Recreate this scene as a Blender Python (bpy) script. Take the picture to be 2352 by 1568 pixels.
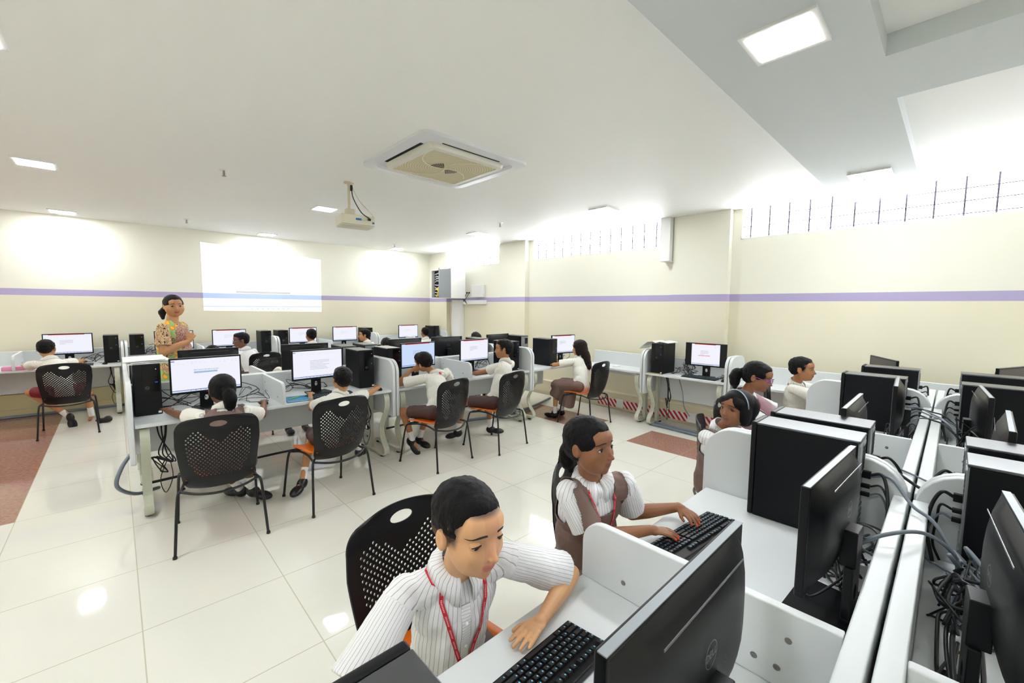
import bpy, bmesh, math, random
from mathutils import Vector, Matrix, Euler, noise
from mathutils.bvhtree import BVHTree
for o in list(bpy.data.objects): bpy.data.objects.remove(o)
S = bpy.context.scene
COL = S.collection
V = Vector
PI = math.pi
R = math.radians
# ---------------------------------------------------------------- camera
AZ, PT, RO = R(46.54), R(4.785), R(0.56)
fw = V((math.cos(AZ)*math.cos(PT), math.sin(AZ)*math.cos(PT), -math.sin(PT)))
rt0 = V((math.sin(AZ), -math.cos(AZ), 0)); up0 = rt0.cross(fw)
rt = rt0*math.cos(RO) + up0*math.sin(RO); up = rt.cross(fw)
cd = bpy.data.cameras.new('camera'); cam = bpy.data.objects.new('camera', cd); COL.objects.link(cam)
cd.sensor_width = 36; cd.lens = 36*963/2352; cd.clip_start = .02
cam.matrix_world = Matrix(((rt.x, up.x, -fw.x, 0), (rt.y, up.y, -fw.y, 0), (rt.z, up.z, -fw.z, 1.66), (0, 0, 0, 1)))
S.camera = cam
# ---------------------------------------------------------------- world and exposure
w = bpy.data.worlds.new('world'); S.world = w; w.use_nodes = True
bg = w.node_tree.nodes['Background']; bg.inputs[0].default_value = (.93, .96, 1, 1); bg.inputs[1].default_value = 12.0
S.view_settings.view_transform = 'Standard'; S.view_settings.look = 'None'; S.view_settings.gamma = 1
S.view_settings.use_curve_mapping = False
S.view_settings.exposure = 1.06
LAMP = 50.0     # emission of the recessed panels
# daylight that pours through the three high windows
def area(name, loc, rot, sx, sy, power, col=(1, 1, 1)):
    l = bpy.data.lights.new(name, 'AREA'); l.shape = 'RECTANGLE'; l.size = sx; l.size_y = sy; l.energy = power; l.color = col
    o = bpy.data.objects.new(name, l); COL.objects.link(o); o.location = loc; o.rotation_euler = rot; l.cycles.is_portal = True; return o
for n, (y0, y1) in enumerate(((-2.6, 2.0), (3.1, 5.75), (6.8, 8.45))):
    area('window_portal', (6.32, (y0+y1)/2, 2.76), (0, R(90), 0), .40, y1-y0, 20*(y1-y0), (.95, .97, 1))
# ---------------------------------------------------------------- materials
def lin(c): return tuple((x/255/12.92 if x/255 <= .04045 else ((x/255+.055)/1.055)**2.4) for x in c)
def mat(name, c, rough=.5, metal=0, spec=.5, emit=0, ecol=None, bump=None, srgb=True, coat=0):
    m = bpy.data.materials.new(name); m.use_nodes = True; p = m.node_tree.nodes['Principled BSDF']
    c = lin(c) if srgb else c
    p.inputs['Base Color'].default_value = (*c, 1); p.inputs['Roughness'].default_value = rough; p.inputs['Metallic'].default_value = metal
    p.inputs['Specular IOR Level'].default_value = spec; p.inputs['Coat Weight'].default_value = coat
    if emit: p.inputs['Emission Color'].default_value = (*(ecol or c), 1); p.inputs['Emission Strength'].default_value = emit
    nt = m.node_tree
    n = nt.nodes.new('ShaderNodeTexNoise'); tc = nt.nodes.new('ShaderNodeTexCoord'); nt.links.new(tc.outputs['Object'], n.inputs['Vector'])
    n.inputs['Scale'].default_value = bump[0] if bump else 30
    b = nt.nodes.new('ShaderNodeBump'); b.inputs['Strength'].default_value = bump[1] if bump else .03; b.inputs['Distance'].default_value = bump[2] if bump else .002
    nt.links.new(n.outputs['Fac'], b.inputs['Height']); nt.links.new(b.outputs['Normal'], p.inputs['Normal'])
    return m
class N:
    def __init__(s, m): s.m = m; s.t = m.node_tree; s.p = s.t.nodes['Principled BSDF']
    def n(s, k, **kw):
        x = s.t.nodes.new(k)
        for a, b in kw.items(): setattr(x, a, b)
        return x
    def l(s, a, b): s.t.links.new(a, b)
    def M(s, op, a, b=None, c=None):
        x = s.n('ShaderNodeMath', operation=op)
        for i, q in enumerate((a, b, c)):
            if q is None: continue
            if isinstance(q, (int, float)): x.inputs[i].default_value = q
            else: s.l(q, x.inputs[i])
        return x.outputs[0]
    def mix(s, f, a, b):
        x = s.n('ShaderNodeMix', data_type='RGBA')
        for i, q in ((0, f), (6, a), (7, b)):
            if isinstance(q, (int, float)): x.inputs[i].default_value = q
            elif isinstance(q, tuple): x.inputs[i].default_value = (*q, 1)
            else: s.l(q, x.inputs[i])
        return x.outputs[2]
    def pos(s):
        g = s.n('ShaderNodeNewGeometry'); x = s.n('ShaderNodeSeparateXYZ'); s.l(g.outputs['Position'], x.inputs[0]); return g.outputs['Position'], x.outputs
    def band(s, v, a, b): return s.M('MULTIPLY', s.M('GREATER_THAN', v, a), s.M('LESS_THAN', v, b))
    def noise(s, sc, det=3, vec=None):
        x = s.n('ShaderNodeTexNoise'); x.inputs['Scale'].default_value = sc; x.inputs['Detail'].default_value = det
        if vec is None:
            tc = s.n('ShaderNodeTexCoord'); vec = tc.outputs['Object']
        s.l(vec, x.inputs['Vector']); return x.outputs['Fac']
def wallmat(name, proj=False):
    m = mat(name, (236, 231, 205), .55); k = N(m); P, X = k.pos()
    hi = k.M('GREATER_THAN', X[2], 1.80)
    c = k.mix(hi, lin((236, 230, 206)), lin((240, 238, 224)))
    c = k.mix(k.band(X[2], 1.755, 1.85), c, lin((178, 166, 206)))
    nz = k.noise(1.2, 4, P); c = k.mix(k.M('MULTIPLY', nz, .07), c, lin((210, 205, 175)))
    k.l(c, k.p.inputs['Base Color'])
    return m
M = {}
M['wall'] = wallmat('wall_paint')
M['ceiling'] = mat('ceiling_paint', (250, 251, 249), .6)
M['white'] = mat('white_paint', (238, 238, 236), .45)
M['lam'] = mat('white_laminate', (222, 226, 226), .35, bump=(60, .02, .001))
M['lamedge'] = mat('grey_edge_band', (205, 210, 210), .4)
M['lamdark'] = mat('laminate_underside', (196, 194, 176), .35)
M['leg'] = mat('cream_steel', (200, 203, 184), .22, coat=.6)
M['black'] = mat('black_plastic', (11, 12, 15), .42, spec=.3)
M['blackg'] = mat('black_gloss', (7, 8, 10), .16)
M['blackm'] = mat('black_steel_side', (9, 11, 15), .45, spec=.2, bump=(400, .05, .0005))
M['gleaming'] = mat('black_top_glare', (106, 108, 112), .3, .9)  # window glare on the black tower tops, put into a lighter metal colour
M['rear'] = mat('zinc_rear_plate', (150, 154, 156), .35, .7)
M['chair'] = mat('chair_black_shell', (11, 12, 14), .38, spec=.35, bump=(300, .06, .0006))
M['tube'] = mat('black_tube', (14, 15, 18), .3)
M['orange'] = mat('orange_seat', (232, 112, 14), .4)
M['rubber'] = mat('black_rubber', (14, 14, 15), .7)
M['cable'] = mat('black_cable', (20, 21, 24), .45)
M['cableg'] = mat('grey_cable', (112, 122, 132), .45)
M['screw'] = mat('zinc_screw', (140, 138, 130), .3, .8)
M['blue'] = mat('blue_book', (30, 150, 205), .4)
M['paper'] = mat('paper', (244, 244, 240), .7)
M['yellow'] = mat('yellow_cable', (238, 210, 30), .45)
M['grey'] = mat('grey_metal', (150, 156, 160), .4, .3)
M['pink'] = mat('pink_plastic', (236, 150, 190), .5)
M['beige'] = mat('beige_grille', (214, 205, 170), .6)
M['dark'] = mat('dark_void', (14, 14, 18), .8)
M['key'] = mat('key_black', (20, 22, 25), .42)
M['legend'] = mat('key_legend', (120, 190, 225), .5)
M['lampglow'] = mat('lamp_diffuser', (255, 255, 255), .5, emit=LAMP, ecol=(.93, .965, 1))
M['crease'] = mat('shell_crease_grey', (82, 85, 92), .25)
M['logo'] = mat('logo_silver', (120, 124, 130), .3, .6)
M['steel'] = mat('window_bar_steel', (92, 84, 104), .5)
# floor: polished tiles with joints, reddish granite inlays
m = mat('polished_tile_floor', (225, 222, 208), .05, spec=.6, bump=(3, .02, .001)); k = N(m); P, X = k.pos()
gx, gy, ox, oy = .6484, .6827, -.625, -.004
fx = k.M('FRACT', k.M('DIVIDE', k.M('SUBTRACT', X[0], ox-gx*20), gx)); fy = k.M('FRACT', k.M('DIVIDE', k.M('SUBTRACT', X[1], oy-gy*20), gy))
e = .0042
jx = k.M('MAXIMUM', k.M('LESS_THAN', fx, e), k.M('GREATER_THAN', fx, 1-e)); jy = k.M('MAXIMUM', k.M('LESS_THAN', fy, e), k.M('GREATER_THAN', fy, 1-e))
j = k.M('MAXIMUM', jx, jy)
nz = k.noise(2.2, 5, P)
base = k.mix(nz, lin((238, 236, 224)), lin((230, 228, 218)))
r1 = k.M('MULTIPLY', k.M('LESS_THAN', X[0], ox), k.M('GREATER_THAN', X[1], oy+7*gy))
r2 = k.M('MULTIPLY', k.band(X[0], ox+8*gx, ox+9*gx), k.M('MAXIMUM', k.M('LESS_THAN', X[1], oy+4*gy), k.band(X[1], oy+5*gy, oy+7*gy)))
mp = k.n('ShaderNodeMapping'); mp.inputs['Scale'].default_value = (9, 30, 1); mp.inputs['Rotation'].default_value = (0, 0, .6); k.l(P, mp.inputs[0])
gn = k.noise(4, 8, mp.outputs[0])
cr = k.n('ShaderNodeValToRGB'); cr.color_ramp.elements[0].position = .35; cr.color_ramp.elements[1].position = .65
cr.color_ramp.elements[0].color = (*lin((140, 92, 80)), 1); cr.color_ramp.elements[1].color = (*lin((182, 138, 120)), 1); k.l(gn, cr.inputs[0])
c = k.mix(k.M('MAXIMUM', r1, r2), base, cr.outputs[0]); c = k.mix(k.M('MULTIPLY', j, .6), c, lin((176, 166, 132))); k.l(c, k.p.inputs['Base Color'])
M['floor'] = m
# hazard tape: white with slanted red bars
m = mat('red_hatch_tape', (240, 238, 236), .35); k = N(m); P, X = k.pos()
d = k.M('FRACT', k.M('MULTIPLY', k.M('ADD', X[1], k.M('MULTIPLY', X[2], -.8)), 13)); k.l(k.mix(k.M('GREATER_THAN', d, .5), lin((236, 228, 226)), lin((196, 28, 44))), k.p.inputs['Base Color'])
M['hatch'] = m
# ---------------------------------------------------------------- mesh helpers
class MB:
    def __init__(s): s.v = []; s.f = []; s.mi = []
    def add(s, vs, fs, mi=0):
        b = len(s.v); s.v += [V(q) for q in vs]; s.f += [tuple(b+i for i in f) for f in fs]; s.mi += [mi]*len(fs); return s
    def box(s, x0, x1, y0, y1, z0, z1, mi=0, T=None):
        vs = [V((x, y, z)) for x in (x0, x1) for y in (y0, y1) for z in (z0, z1)]
        if T: vs = [T @ q for q in vs]
        return s.add(vs, [(0, 1, 3, 2), (4, 6, 7, 5), (0, 4, 5, 1), (2, 3, 7, 6), (0, 2, 6, 4), (1, 5, 7, 3)], mi)
    def tube(s, pts, r, n=8, mi=0, cyc=False):
        pts = [V(p) for p in pts]; rr = r if isinstance(r, (list, tuple)) else [r]*len(pts)
        rings = []; prev = None
        for i, p in enumerate(pts):
            a = pts[max(i-1, 0)]; b = pts[min(i+1, len(pts)-1)]; t = (b-a)
            t = t.normalized() if t.length > 1e-9 else V((0, 0, 1))
            if prev is None: prev = t.orthogonal()
            q = prev - t*prev.dot(t); q = q.normalized() if q.length > 1e-6 else t.orthogonal().normalized(); prev = q; w_ = t.cross(q)
            rings.append([p + (q*math.cos(2*PI*k/n)+w_*math.sin(2*PI*k/n))*rr[i] for k in range(n)])
        vs = [q for g in rings for q in g]; fs = []
        for i in range(len(pts)-1):
            for k in range(n): fs.append((i*n+k, i*n+(k+1) % n, (i+1)*n+(k+1) % n, (i+1)*n+k))
        fs.append(tuple(range(n))[::-1]); fs.append(tuple((len(pts)-1)*n+k for k in range(n)))
        return s.add(vs, fs, mi)
    def prism(s, poly, axis, a, b, mi=0):
        n = len(poly)
        def mk(u, v_, w_): return {'x': (w_, u, v_), 'y': (u, w_, v_), 'z': (u, v_, w_)}[axis]
        vs = [mk(u, v_, a) for u, v_ in poly]+[mk(u, v_, b) for u, v_ in poly]
        fs = [tuple(range(n)), tuple(range(2*n-1, n-1, -1))]+[(i, n+i, n+(i+1) % n, (i+1) % n) for i in range(n)]
        return s.add(vs, fs, mi)
    def ball(s, c, r, n=16, m_=10, mi=0, T=None):
        r = r if isinstance(r, (tuple, list)) else (r, r, r); vs = []; fs = []
        c = V(c)
        for i in range(m_+1):
            for k in range(n):
                a = PI*i/m_; b = 2*PI*k/n; q = V((r[0]*math.sin(a)*math.cos(b), r[1]*math.sin(a)*math.sin(b), r[2]*math.cos(a)))
                vs.append(c+(T @ q if T else q))
        for i in range(m_):
            for k in range(n): fs.append((i*n+k, (i+1)*n+k, (i+1)*n+(k+1) % n, i*n+(k+1) % n))
        return s.add(vs, fs, mi)
    def lathe(s, prof, n=20, mi=0, c=(0, 0, 0)):
        vs = []; fs = []
        for r_, z in prof:
            for k in range(n): vs.append((c[0]+r_*math.cos(2*PI*k/n), c[1]+r_*math.sin(2*PI*k/n), c[2]+z))
        for i in range(len(prof)-1):
            for k in range(n): fs.append((i*n+k, i*n+(k+1) % n, (i+1)*n+(k+1) % n, (i+1)*n+k))
        return s.add(vs, fs, mi)
    def mesh(s, name, mats, smooth=False):
        me = bpy.data.meshes.new(name); me.from_pydata([tuple(q) for q in s.v], [], s.f)
        for q in (mats if isinstance(mats, (list, tuple)) else [mats]): me.materials.append(q)
        bm = bmesh.new(); bm.from_mesh(me); bm.faces.ensure_lookup_table()
        for i, f in enumerate(bm.faces):
            if i < len(s.mi): f.material_index = s.mi[i]
        bmesh.ops.remove_doubles(bm, verts=bm.verts, dist=1e-6); bmesh.ops.recalc_face_normals(bm, faces=bm.faces); bm.to_mesh(me); bm.free()
        if smooth: me.polygons.foreach_set('use_smooth', [True]*len(me.polygons))
        return me
    def build(s, name, mats, parent=None, bevel=0, smooth=False, loc=None):
        o = bpy.data.objects.new(name, s.mesh(name, mats, smooth)); COL.objects.link(o)
        if parent: o.parent = parent
        if loc: o.location = loc
        if bevel:
            b = o.modifiers.new('bevel', 'BEVEL'); b.width = bevel; b.segments = 2; b.limit_method = 'ANGLE'; b.angle_limit = R(40)
            o.data.polygons.foreach_set('use_smooth', [True]*len(o.data.polygons)); w_ = o.modifiers.new('wn', 'WEIGHTED_NORMAL')
        return o
def tag(o, label=None, cat=None, group=None, kind=None):
    for a, b in (('label', label), ('category', cat), ('group', group), ('kind', kind)):
        if b: o[a] = b
    return o
def thing(name, label, cat, loc=(0, 0, 0), rz=0, group=None):
    o = bpy.data.objects.new(name, None); COL.objects.link(o); o.location = loc; o.rotation_euler = (0, 0, rz); o.empty_display_size = .1
    return tag(o, label, cat, group)
def kids(o): return [c for c in bpy.data.objects if c.parent == o]
KIDS = {}
def dup(root, loc, rz, label, group=None, mats=None):
    def cp(o, par):
        c = o.copy(); COL.objects.link(c)
        if par is not None: c.parent = par
        if o.name not in KIDS: KIDS[o.name] = kids(o)
        for ch in KIDS[o.name]: cp(ch, c)
        return c
    r = cp(root, None); r.location = loc; r.rotation_euler = (0, 0, rz); r['label'] = label
    if group: r['group'] = group
    return r
def arc(cx, cy, r_, a0, a1, n): return [(cx+r_*math.cos(R(a0+(a1-a0)*i/n)), cy+r_*math.sin(R(a0+(a1-a0)*i/n))) for i in range(n+1)]
def spl(pts, n=8):
    P_ = [V(p) for p in pts]; P_ = [P_[0]*2-P_[1]]+P_+[P_[-1]*2-P_[-2]]; out = []
    for i in range(1, len(P_)-2):
        for k_ in range(n):
            t = k_/n; a, b, c, d = P_[i-1:i+3]
            out.append(.5*((2*b)+(c-a)*t+(2*a-5*b+4*c-d)*t*t+(3*b-a-3*c+d)*t**3))
    out.append(P_[-2]); return out
# ---------------------------------------------------------------- room shell
H = 2.95
def struct(name, mb, m, parent=None, **kw):
    o = mb.build(name, m, parent, **kw)
    if not parent: o['kind'] = 'structure'
    return o
struct('floor', MB().box(-4, 6.2, -4, 9.4, -.1, 0), M['floor'])
c = MB().box(-4, 6.6, -4, 9.4, H, H+.15)
struct('ceiling', c, M['ceiling'])
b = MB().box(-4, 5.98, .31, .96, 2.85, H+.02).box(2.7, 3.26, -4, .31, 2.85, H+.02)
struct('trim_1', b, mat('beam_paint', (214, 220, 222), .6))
struct('wall_back', MB().box(-4, 6.2, 9.3, 9.45, 0, H), M['wall'])
struct('wall_left', MB().box(-4.15, -4, -4, 9.4, 0, H), M['wall'])
struct('wall_front', MB().box(-4, 6.2, -4.15, -4, 0, H), M['wall'])
wl = MB().box(6.0, 6.3, -4, 9.3, 0, 2.56)
for y0, y1 in ((-4, -2.6), (2.0, 3.1), (5.75, 6.75), (8.5, 9.3)): wl.box(6.0, 6.3, y0, y1, 2.56, H)
for y0, y1 in ((2.1, 2.86), (5.86, 6.6), (8.55, 9.3)): wl.box(5.89, 6.0, y0, y1, 0, H)
struct('wall_right', wl, M['wall'])
struct('baseboard_right', MB().box(5.88, 6.0, -4, 9.3, 0, .06).box(5.86, 6.0, -4, 9.3, .06, .27), mat('cream_plinth', (222, 212, 184), .4), bevel=.006)
struct('baseboard_back', MB().box(-4, 5.89, 9.27, 9.3, 0, .32).box(-4, 5.89, 9.25, 9.3, 0, .10), mat('yellow_plinth', (216, 206, 160), .4), bevel=.004)
for n, (y0, y1) in enumerate(((-2.6, 2.0), (3.1, 5.75), (6.75, 8.5))):
    wroot = struct(f'window_{n+1}', MB().box(6.0, 6.3, y0, y1, 2.56, 2.575).box(6.0, 6.3, y0, y0+.012, 2.56, H).box(6.0, 6.3, y1-.012, y1, 2.56, H), M['white'])
    nb = int((y1-y0)/.2)
    for i in range(nb):
        yy = y0+(i+.5)*(y1-y0)/nb
        MB().box(6.03, 6.046, yy-.007, yy+.007, 2.575, H).build('bar', M['steel'], wroot)
    for zz in (2.60, 2.72, 2.84): MB().box(6.033, 6.043, y0, y1, zz-.004, zz+.004).build('cross_bar', M['steel'], wroot)
# ---------------------------------------------------------------- ceiling lights
def ceiling_light(x, y, z, label):
    t = thing('ceiling_light', label, 'light', (x, y, z), 0, 'square recessed ceiling lights')
    MB().box(-.145, .145, -.145, -.12, -.012, 0).box(-.145, .145, .12, .145, -.012, 0).box(-.145, -.12, -.12, .12, -.012, 0).box(.12, .145, -.12, .12, -.012, 0).build('frame', M['white'], t)
    MB().box(-.12, .12, -.12, .12, -.0135, -.001).build('diffuser', M['lampglow'], t)
    return t
l0 = ceiling_light(2.2, .6, 2.85, 'large square light panel in the beam, nearest the camera at upper right')
for x, y, z, s in ((4.9, .6, 2.85, 'square light panel in the beam beside the right-hand windows, next to a sprinkler'),
                   (-.47, 6.0, H, 'square ceiling light at the far left, over the red floor strip'),
                   (2.13, 5.95, H, 'square ceiling light just left of the projector'),
                   (4.78, 5.97, H, 'square ceiling light between the projector and the high windows'),
                   (-.47, 8.9, H, 'square ceiling light over the back wall at far left'),
                   (2.13, 8.9, H, 'square ceiling light over the back wall above the projected picture'),
                   (4.77, 8.9, H, 'square ceiling light over the back wall near the wiring cabinet')):
    dup(l0, (x, y, z), 0, s)
for x, y in ((-.47, .6), (-3.1, .6), (-3.1, 3.3), (-.47, 3.3), (4.78, 3.3), (-3.1, 6), (-3.1, 8.9), (2.2, -2.2), (-.47, -2.2), (4.9, -2.2)):  # lamps added for illumination, beyond the fixtures that are seen
    dup(l0, (x, y, 2.85 if abs(y-.6) < .1 else H), 0, 'added square ceiling light, placed to brighten the room', 'added ceiling lights that brighten the room')
# ---------------------------------------------------------------- ceiling cassette air conditioner
t = thing('air_conditioner', 'white square cassette air conditioner with beige swirl grille in the ceiling', 'air conditioner', (2.25, 3.29, H))
def rrect(w_, r_, n=6):
    h_ = w_/2; o = []
    for cx, cy, a in ((h_-r_, h_-r_, 0), (-h_+r_, h_-r_, 90), (-h_+r_, -h_+r_, 180), (h_-r_, -h_+r_, 270)): o += arc(cx, cy, r_, a, a+90, n)
    return o
mb = MB(); a = rrect(1.10, .09); b = rrect(1.10, .09); c = rrect(.92, .08); d = rrect(.88, .08)
n = len(a); vs = [(x, y, 0) for x, y in a]+[(x*.995, y*.995, -.022) for x, y in b]+[(x, y, -.03) for x, y in c]+[(x, y, -.012) for x, y in d]
mb.add(vs, [(g*n+i, g*n+(i+1) % n, (g+1)*n+(i+1) % n, (g+1)*n+i) for g in range(3) for i in range(n)]+[tuple(3*n+i for i in range(n))])
mb.build('outer_panel', mat('ac_white', (226, 228, 232), .35), t, smooth=False)
mb = MB()
for a_ in range(4):
    T = Matrix.Rotation(a_*PI/2, 4, 'Z'); mb.box(-.3, .3, .405, .432, -.0145, -.011, 0, T)
mb.build('air_slot', M['dark'], t)
mb = MB(); a = rrect(.80, .07); b = rrect(.77, .06); c = rrect(.68, .02)
vs = [(x, y, -.012) for x, y in a]+[(x, y, -.05) for x, y in b]+[(x, y, -.052) for x, y in c]+[(x, y, -.046) for x, y in c]
mb.add(vs, [(g*n+i, g*n+(i+1) % n, (g+1)*n+(i+1) % n, (g+1)*n+i) for g in range(3) for i in range(n)]); mb.build('grille_frame', mat('ac_cream', (228, 226, 214), .4), t)
g = MB().box(-.34, .34, -.34, .34, -.047, -.044).build('grille', M['beige'], t)
k = N(M['beige']); tc = k.n('ShaderNodeTexCoord'); wv = k.n('ShaderNodeTexWave'); wv.wave_type = 'RINGS'; wv.rings_direction = 'Z'; wv.inputs['Scale'].default_value = 14; k.l(tc.outputs['Object'], wv.inputs['Vector'])
k.l(k.mix(wv.outputs['Fac'], lin((196, 186, 150)), lin((222, 214, 182))), k.p.inputs['Base Color'])
mb = MB()
for a_ in range(4):
    for s in range(1):
        pts = [V((.34*math.cos(q)*q_/1.0, .34*math.sin(q)*q_, -.049)) for q_, q in [(i/14*1.38, R(45+90*a_-75*(1-i/14))) for i in range(15)] if abs(.34*math.cos(q)*q_) < .34 and abs(.34*math.sin(q)*q_) < .34]
        mb.tube(pts, .003, 5)
mb.build('swirl_rib', mat('ac_rib', (236, 230, 204), .4), t)
mb = MB()
for a0 in (20, 200):
    for rr in range(5):
        for q in range(7):
            r0, r1 = .035+rr*.022, .035+rr*.022+.016; b0, b1 = R(a0+q*9-27), R(a0+q*9-27+6)
            mb.add([(r0*math.cos(b0), r0*math.sin(b0), -.0482), (r1*math.cos(b0), r1*math.sin(b0), -.0482), (r1*math.cos(b1), r1*math.sin(b1), -.0482), (r0*math.cos(b1), r0*math.sin(b1), -.0482)], [(0, 1, 2, 3)])
mb.build('fan_opening', M['dark'], t)
# ---------------------------------------------------------------- projector
t = thing('projector', 'cream projector hanging from the ceiling on a short pole', 'projector', (1.93, 4.50, 2.5), R(-8))
MB().box(-.17, .17, -.13, .13, 0, .10).box(-.165, .165, -.12, .12, -.012, 0).build('body', mat('projector_cream', (222, 218, 196), .4), t, bevel=.012)
MB().box(-.03, .03, -.135, -.129, .045, .065).build('vga_port', mat('port_blue', (20, 110, 190), .4), t)
MB().box(.14, .16, -.135, -.129, .02, .04).build('side_port', mat('port_blue2', (40, 120, 180), .4), t)
MB().tube([(-.06, 0, .16), (-.06, 0, .45)], .018, 10).box(-.10, -.02, -.04, .04, .10, .17).lathe([(0.05, .44), (.05, .45), (.02, .43)], 14, 0, (-.06, 0, 0)).build('ceiling_pole', mat('pole_cream', (216, 210, 186), .4), t)
MB().tube(spl([(-.04, -.02, .4), (-.03, -.05, .28), (.03, -.12, .13), (.11, -.145, .07), (.10, -.135, .06)]), .005, 6).box(.09, .12, -.15, -.13, .05, .07).box(-.05, -.03, -.03, -.01, .36, .42).build('power_cable', M['cable'], t)
MB().tube(spl([(-.03, -.02, .4), (.03, -.06, .26), (.13, -.13, .13), (.15, -.14, .08), (.06, -.145, .05), (.02, -.135, .055)]), .004, 6).build('signal_cable', mat('cream_cable', (214, 206, 180), .5), t)
# ---------------------------------------------------------------- sprinklers
def sprinkler(x, y, z, label):
    t = thing('sprinkler', label, 'sprinkler', (x, y, z), 0, 'ceiling sprinklers')
    MB().lathe([(0.001, -.006), (.04, -.006), (.042, 0)], 20).build('rose', M['white'], t, smooth=True)
    MB().tube([(0, 0, 0), (0, 0, -.03)], .008, 8).lathe([(.001, -.062), (.02, -.06), (.02, -.057), (.001, -.055)], 14).tube([(.011, 0, -.028), (.012, 0, -.045), (0, 0, -.057)], .002, 5).tube([(-.011, 0, -.028), (-.012, 0, -.045), (0, 0, -.057)], .002, 5).build('head', M['screw'], t)
    MB().tube([(0, 0, -.03), (0, 0, -.052)], .004, 6).build('bulb', mat('red_glass', (150, 30, 30), .2), t)
    return t
s0 = sprinkler(4.82, .63, 2.85, 'sprinkler on a round rose beside the right-hand beam light')
for x, y, s in ((.84, 4.97, 'sprinkler in the open ceiling left of the projector'), (.88, 8.25, 'small sprinkler near the back wall at left'), (4.42, 4.96, 'sprinkler right of the air conditioner, near the windows'), (4.4, 8.3, 'small sprinkler near the back wall at right')):
    dup(s0, (x, y, H), 0, s)
# ---------------------------------------------------------------- desks
def tall_profile(D):
    p = [(-.005, .45), (-.02, .47)]+[(x, z) for x, z in arc(.12, .93, .14, 180, 90, 8)]
    p += [(D-.10, 1.07)]+[(D-.10+.14*math.sin(R(a)), .93+.14*math.cos(R(a))) for a in range(15, 91, 15)]
    p += [(D+.04, .93), (D+.04, .45)]; return p
def desk(name, label, loc, rz, L, D, group, tall=(1, 1), low=(), legs=None, zmod=.34):
    t = thing(name, label, 'desk', loc, rz, group)
    x0 = .035 if tall[0] else 0; x1 = L-.035 if tall[1] else L
    MB().box(x0+.001, x1-.001, 0, D, .722, .75).build('desktop', [M['lam']], t, bevel=.004)
    MB().box(x0, x1, D, D+.045, zmod, .95).build('back_panel', M['lam'], t, bevel=.005)
    for k_, e_ in ((0, 0), (1, L-.033)):
        if tall[k_]: MB().prism(tall_profile(D), 'x', e_, e_+.033).build('end_panel', M['lam'], t, bevel=.006)
    for lx in low:
        q = [(.0, .7505), (.0, .875)]+arc(.075, .875, .075, 180, 90, 6)+[(D-.001, .95), (D-.001, .7505)]
        dv = MB().prism(q, 'x', lx-.014, lx+.014).build('low_divider', M['lam'], t, bevel=.004)
        for s in (-1, 1):
            for y, z in ((.16, .80), (D-.12, .80), (D-.17, .80), (D-.10, .88)):
                T = Matrix.Translation((lx+s*.0143, y, z)) @ Matrix.Rotation(PI/2*s, 4, 'Y')
                mb = MB().lathe([(0, .0012), (.0025, .0012), (.003, .0018), (.007, .0018), (.008, .0)], 12); mb.v = [T @ q for q in mb.v]; mb.build('screw', M['screw'], dv)
    for lx in (legs if legs is not None else ((.09 if tall[0] else .06), L-(.09 if tall[1] else .06))):
        lg = MB().box(lx-.02, lx+.02, D*.55, D*.55+.07, .03, .722).box(lx-.022, lx+.022, .06, D-.03, .018, .04).build('leg_column', M['leg'], t, bevel=.003)
        pts = spl([(.10, 0, .715), (.035, 0, .70), (.005, 0, .63), (.025, 0, .53), (.125, 0, .37), (.150, 0, .29), (.11, 0, .19), (.035, 0, .10), (.04, 0, .04), (.11, 0, .025), (.2, 0, .025)], 5)
        mb = MB(); vs = []; fs = []
        for i, p in enumerate(pts):
            a = pts[max(0, i-1)]; b = pts[min(len(pts)-1, i+1)]; d_ = (b-a).normalized(); nn = V((-d_.z, 0, d_.x))*.006
            for xx in (lx-.029, lx+.029):
                for s in (-1, 1): vs.append((xx, p.x+nn.x*s, p.z+nn.z*s))
        for i in range(len(pts)-1):
            a = i*4; b = a+4
            for u, w_ in ((0, 1), (1, 3), (3, 2), (2, 0)): fs.append((a+u, a+w_, b+w_, b+u))
        fs += [(0, 1, 3, 2), tuple(4*(len(pts)-1)+q for q in (2, 3, 1, 0))]
        mb.add(vs, fs).build('curved_leg', M['leg'], lg, smooth=False)
        MB().lathe([(0, 0), (.026, 0), (.026, .012), (.012, .02), (0, .02)], 14, 0, (lx, .12, 0)).lathe([(0, 0), (.026, 0), (.026, .012), (.012, .02), (0, .02)], 14, 0, (lx, D-.08, 0)).build('foot_pad', M['rubber'], lg)
    return t
GD = 'grey white laminate computer desks'
YA = 4.13
desk('computer_desk', 'near left desk with tall end panel, used by the ponytail girl and pointing boy', (.03, YA, 0), 0, 2.14, .70, GD, low=(1.05,))
desk('computer_desk', 'two-seat desk in the middle of the near row, tall panels at both ends', (2.18, YA, 0), 0, 2.12, .70, GD, low=(1.04,))
desk('computer_desk', 'desk at the window end of the near row where the long-haired girl sits', (4.31, YA, 0), 0, 1.02, .70, GD, tall=(1, 0), legs=(.09,))
desk('computer_desk', 'far side of the island behind the two nearest left pupils, backing onto their desk', (2.17, 5.64, 0), PI, 2.14, .70, GD, low=(1.05,))
desk('computer_desk', 'far side of the island, middle desk behind the resting boy', (4.30, 5.64, 0), PI, 2.12, .70, GD, low=(1.04,))
desk('computer_desk', 'far side of the island, end desk towards the windows', (5.33, 5.64, 0), PI, 1.02, .70, GD, tall=(0, 1), legs=(.93,))
YF = 8.45
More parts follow.
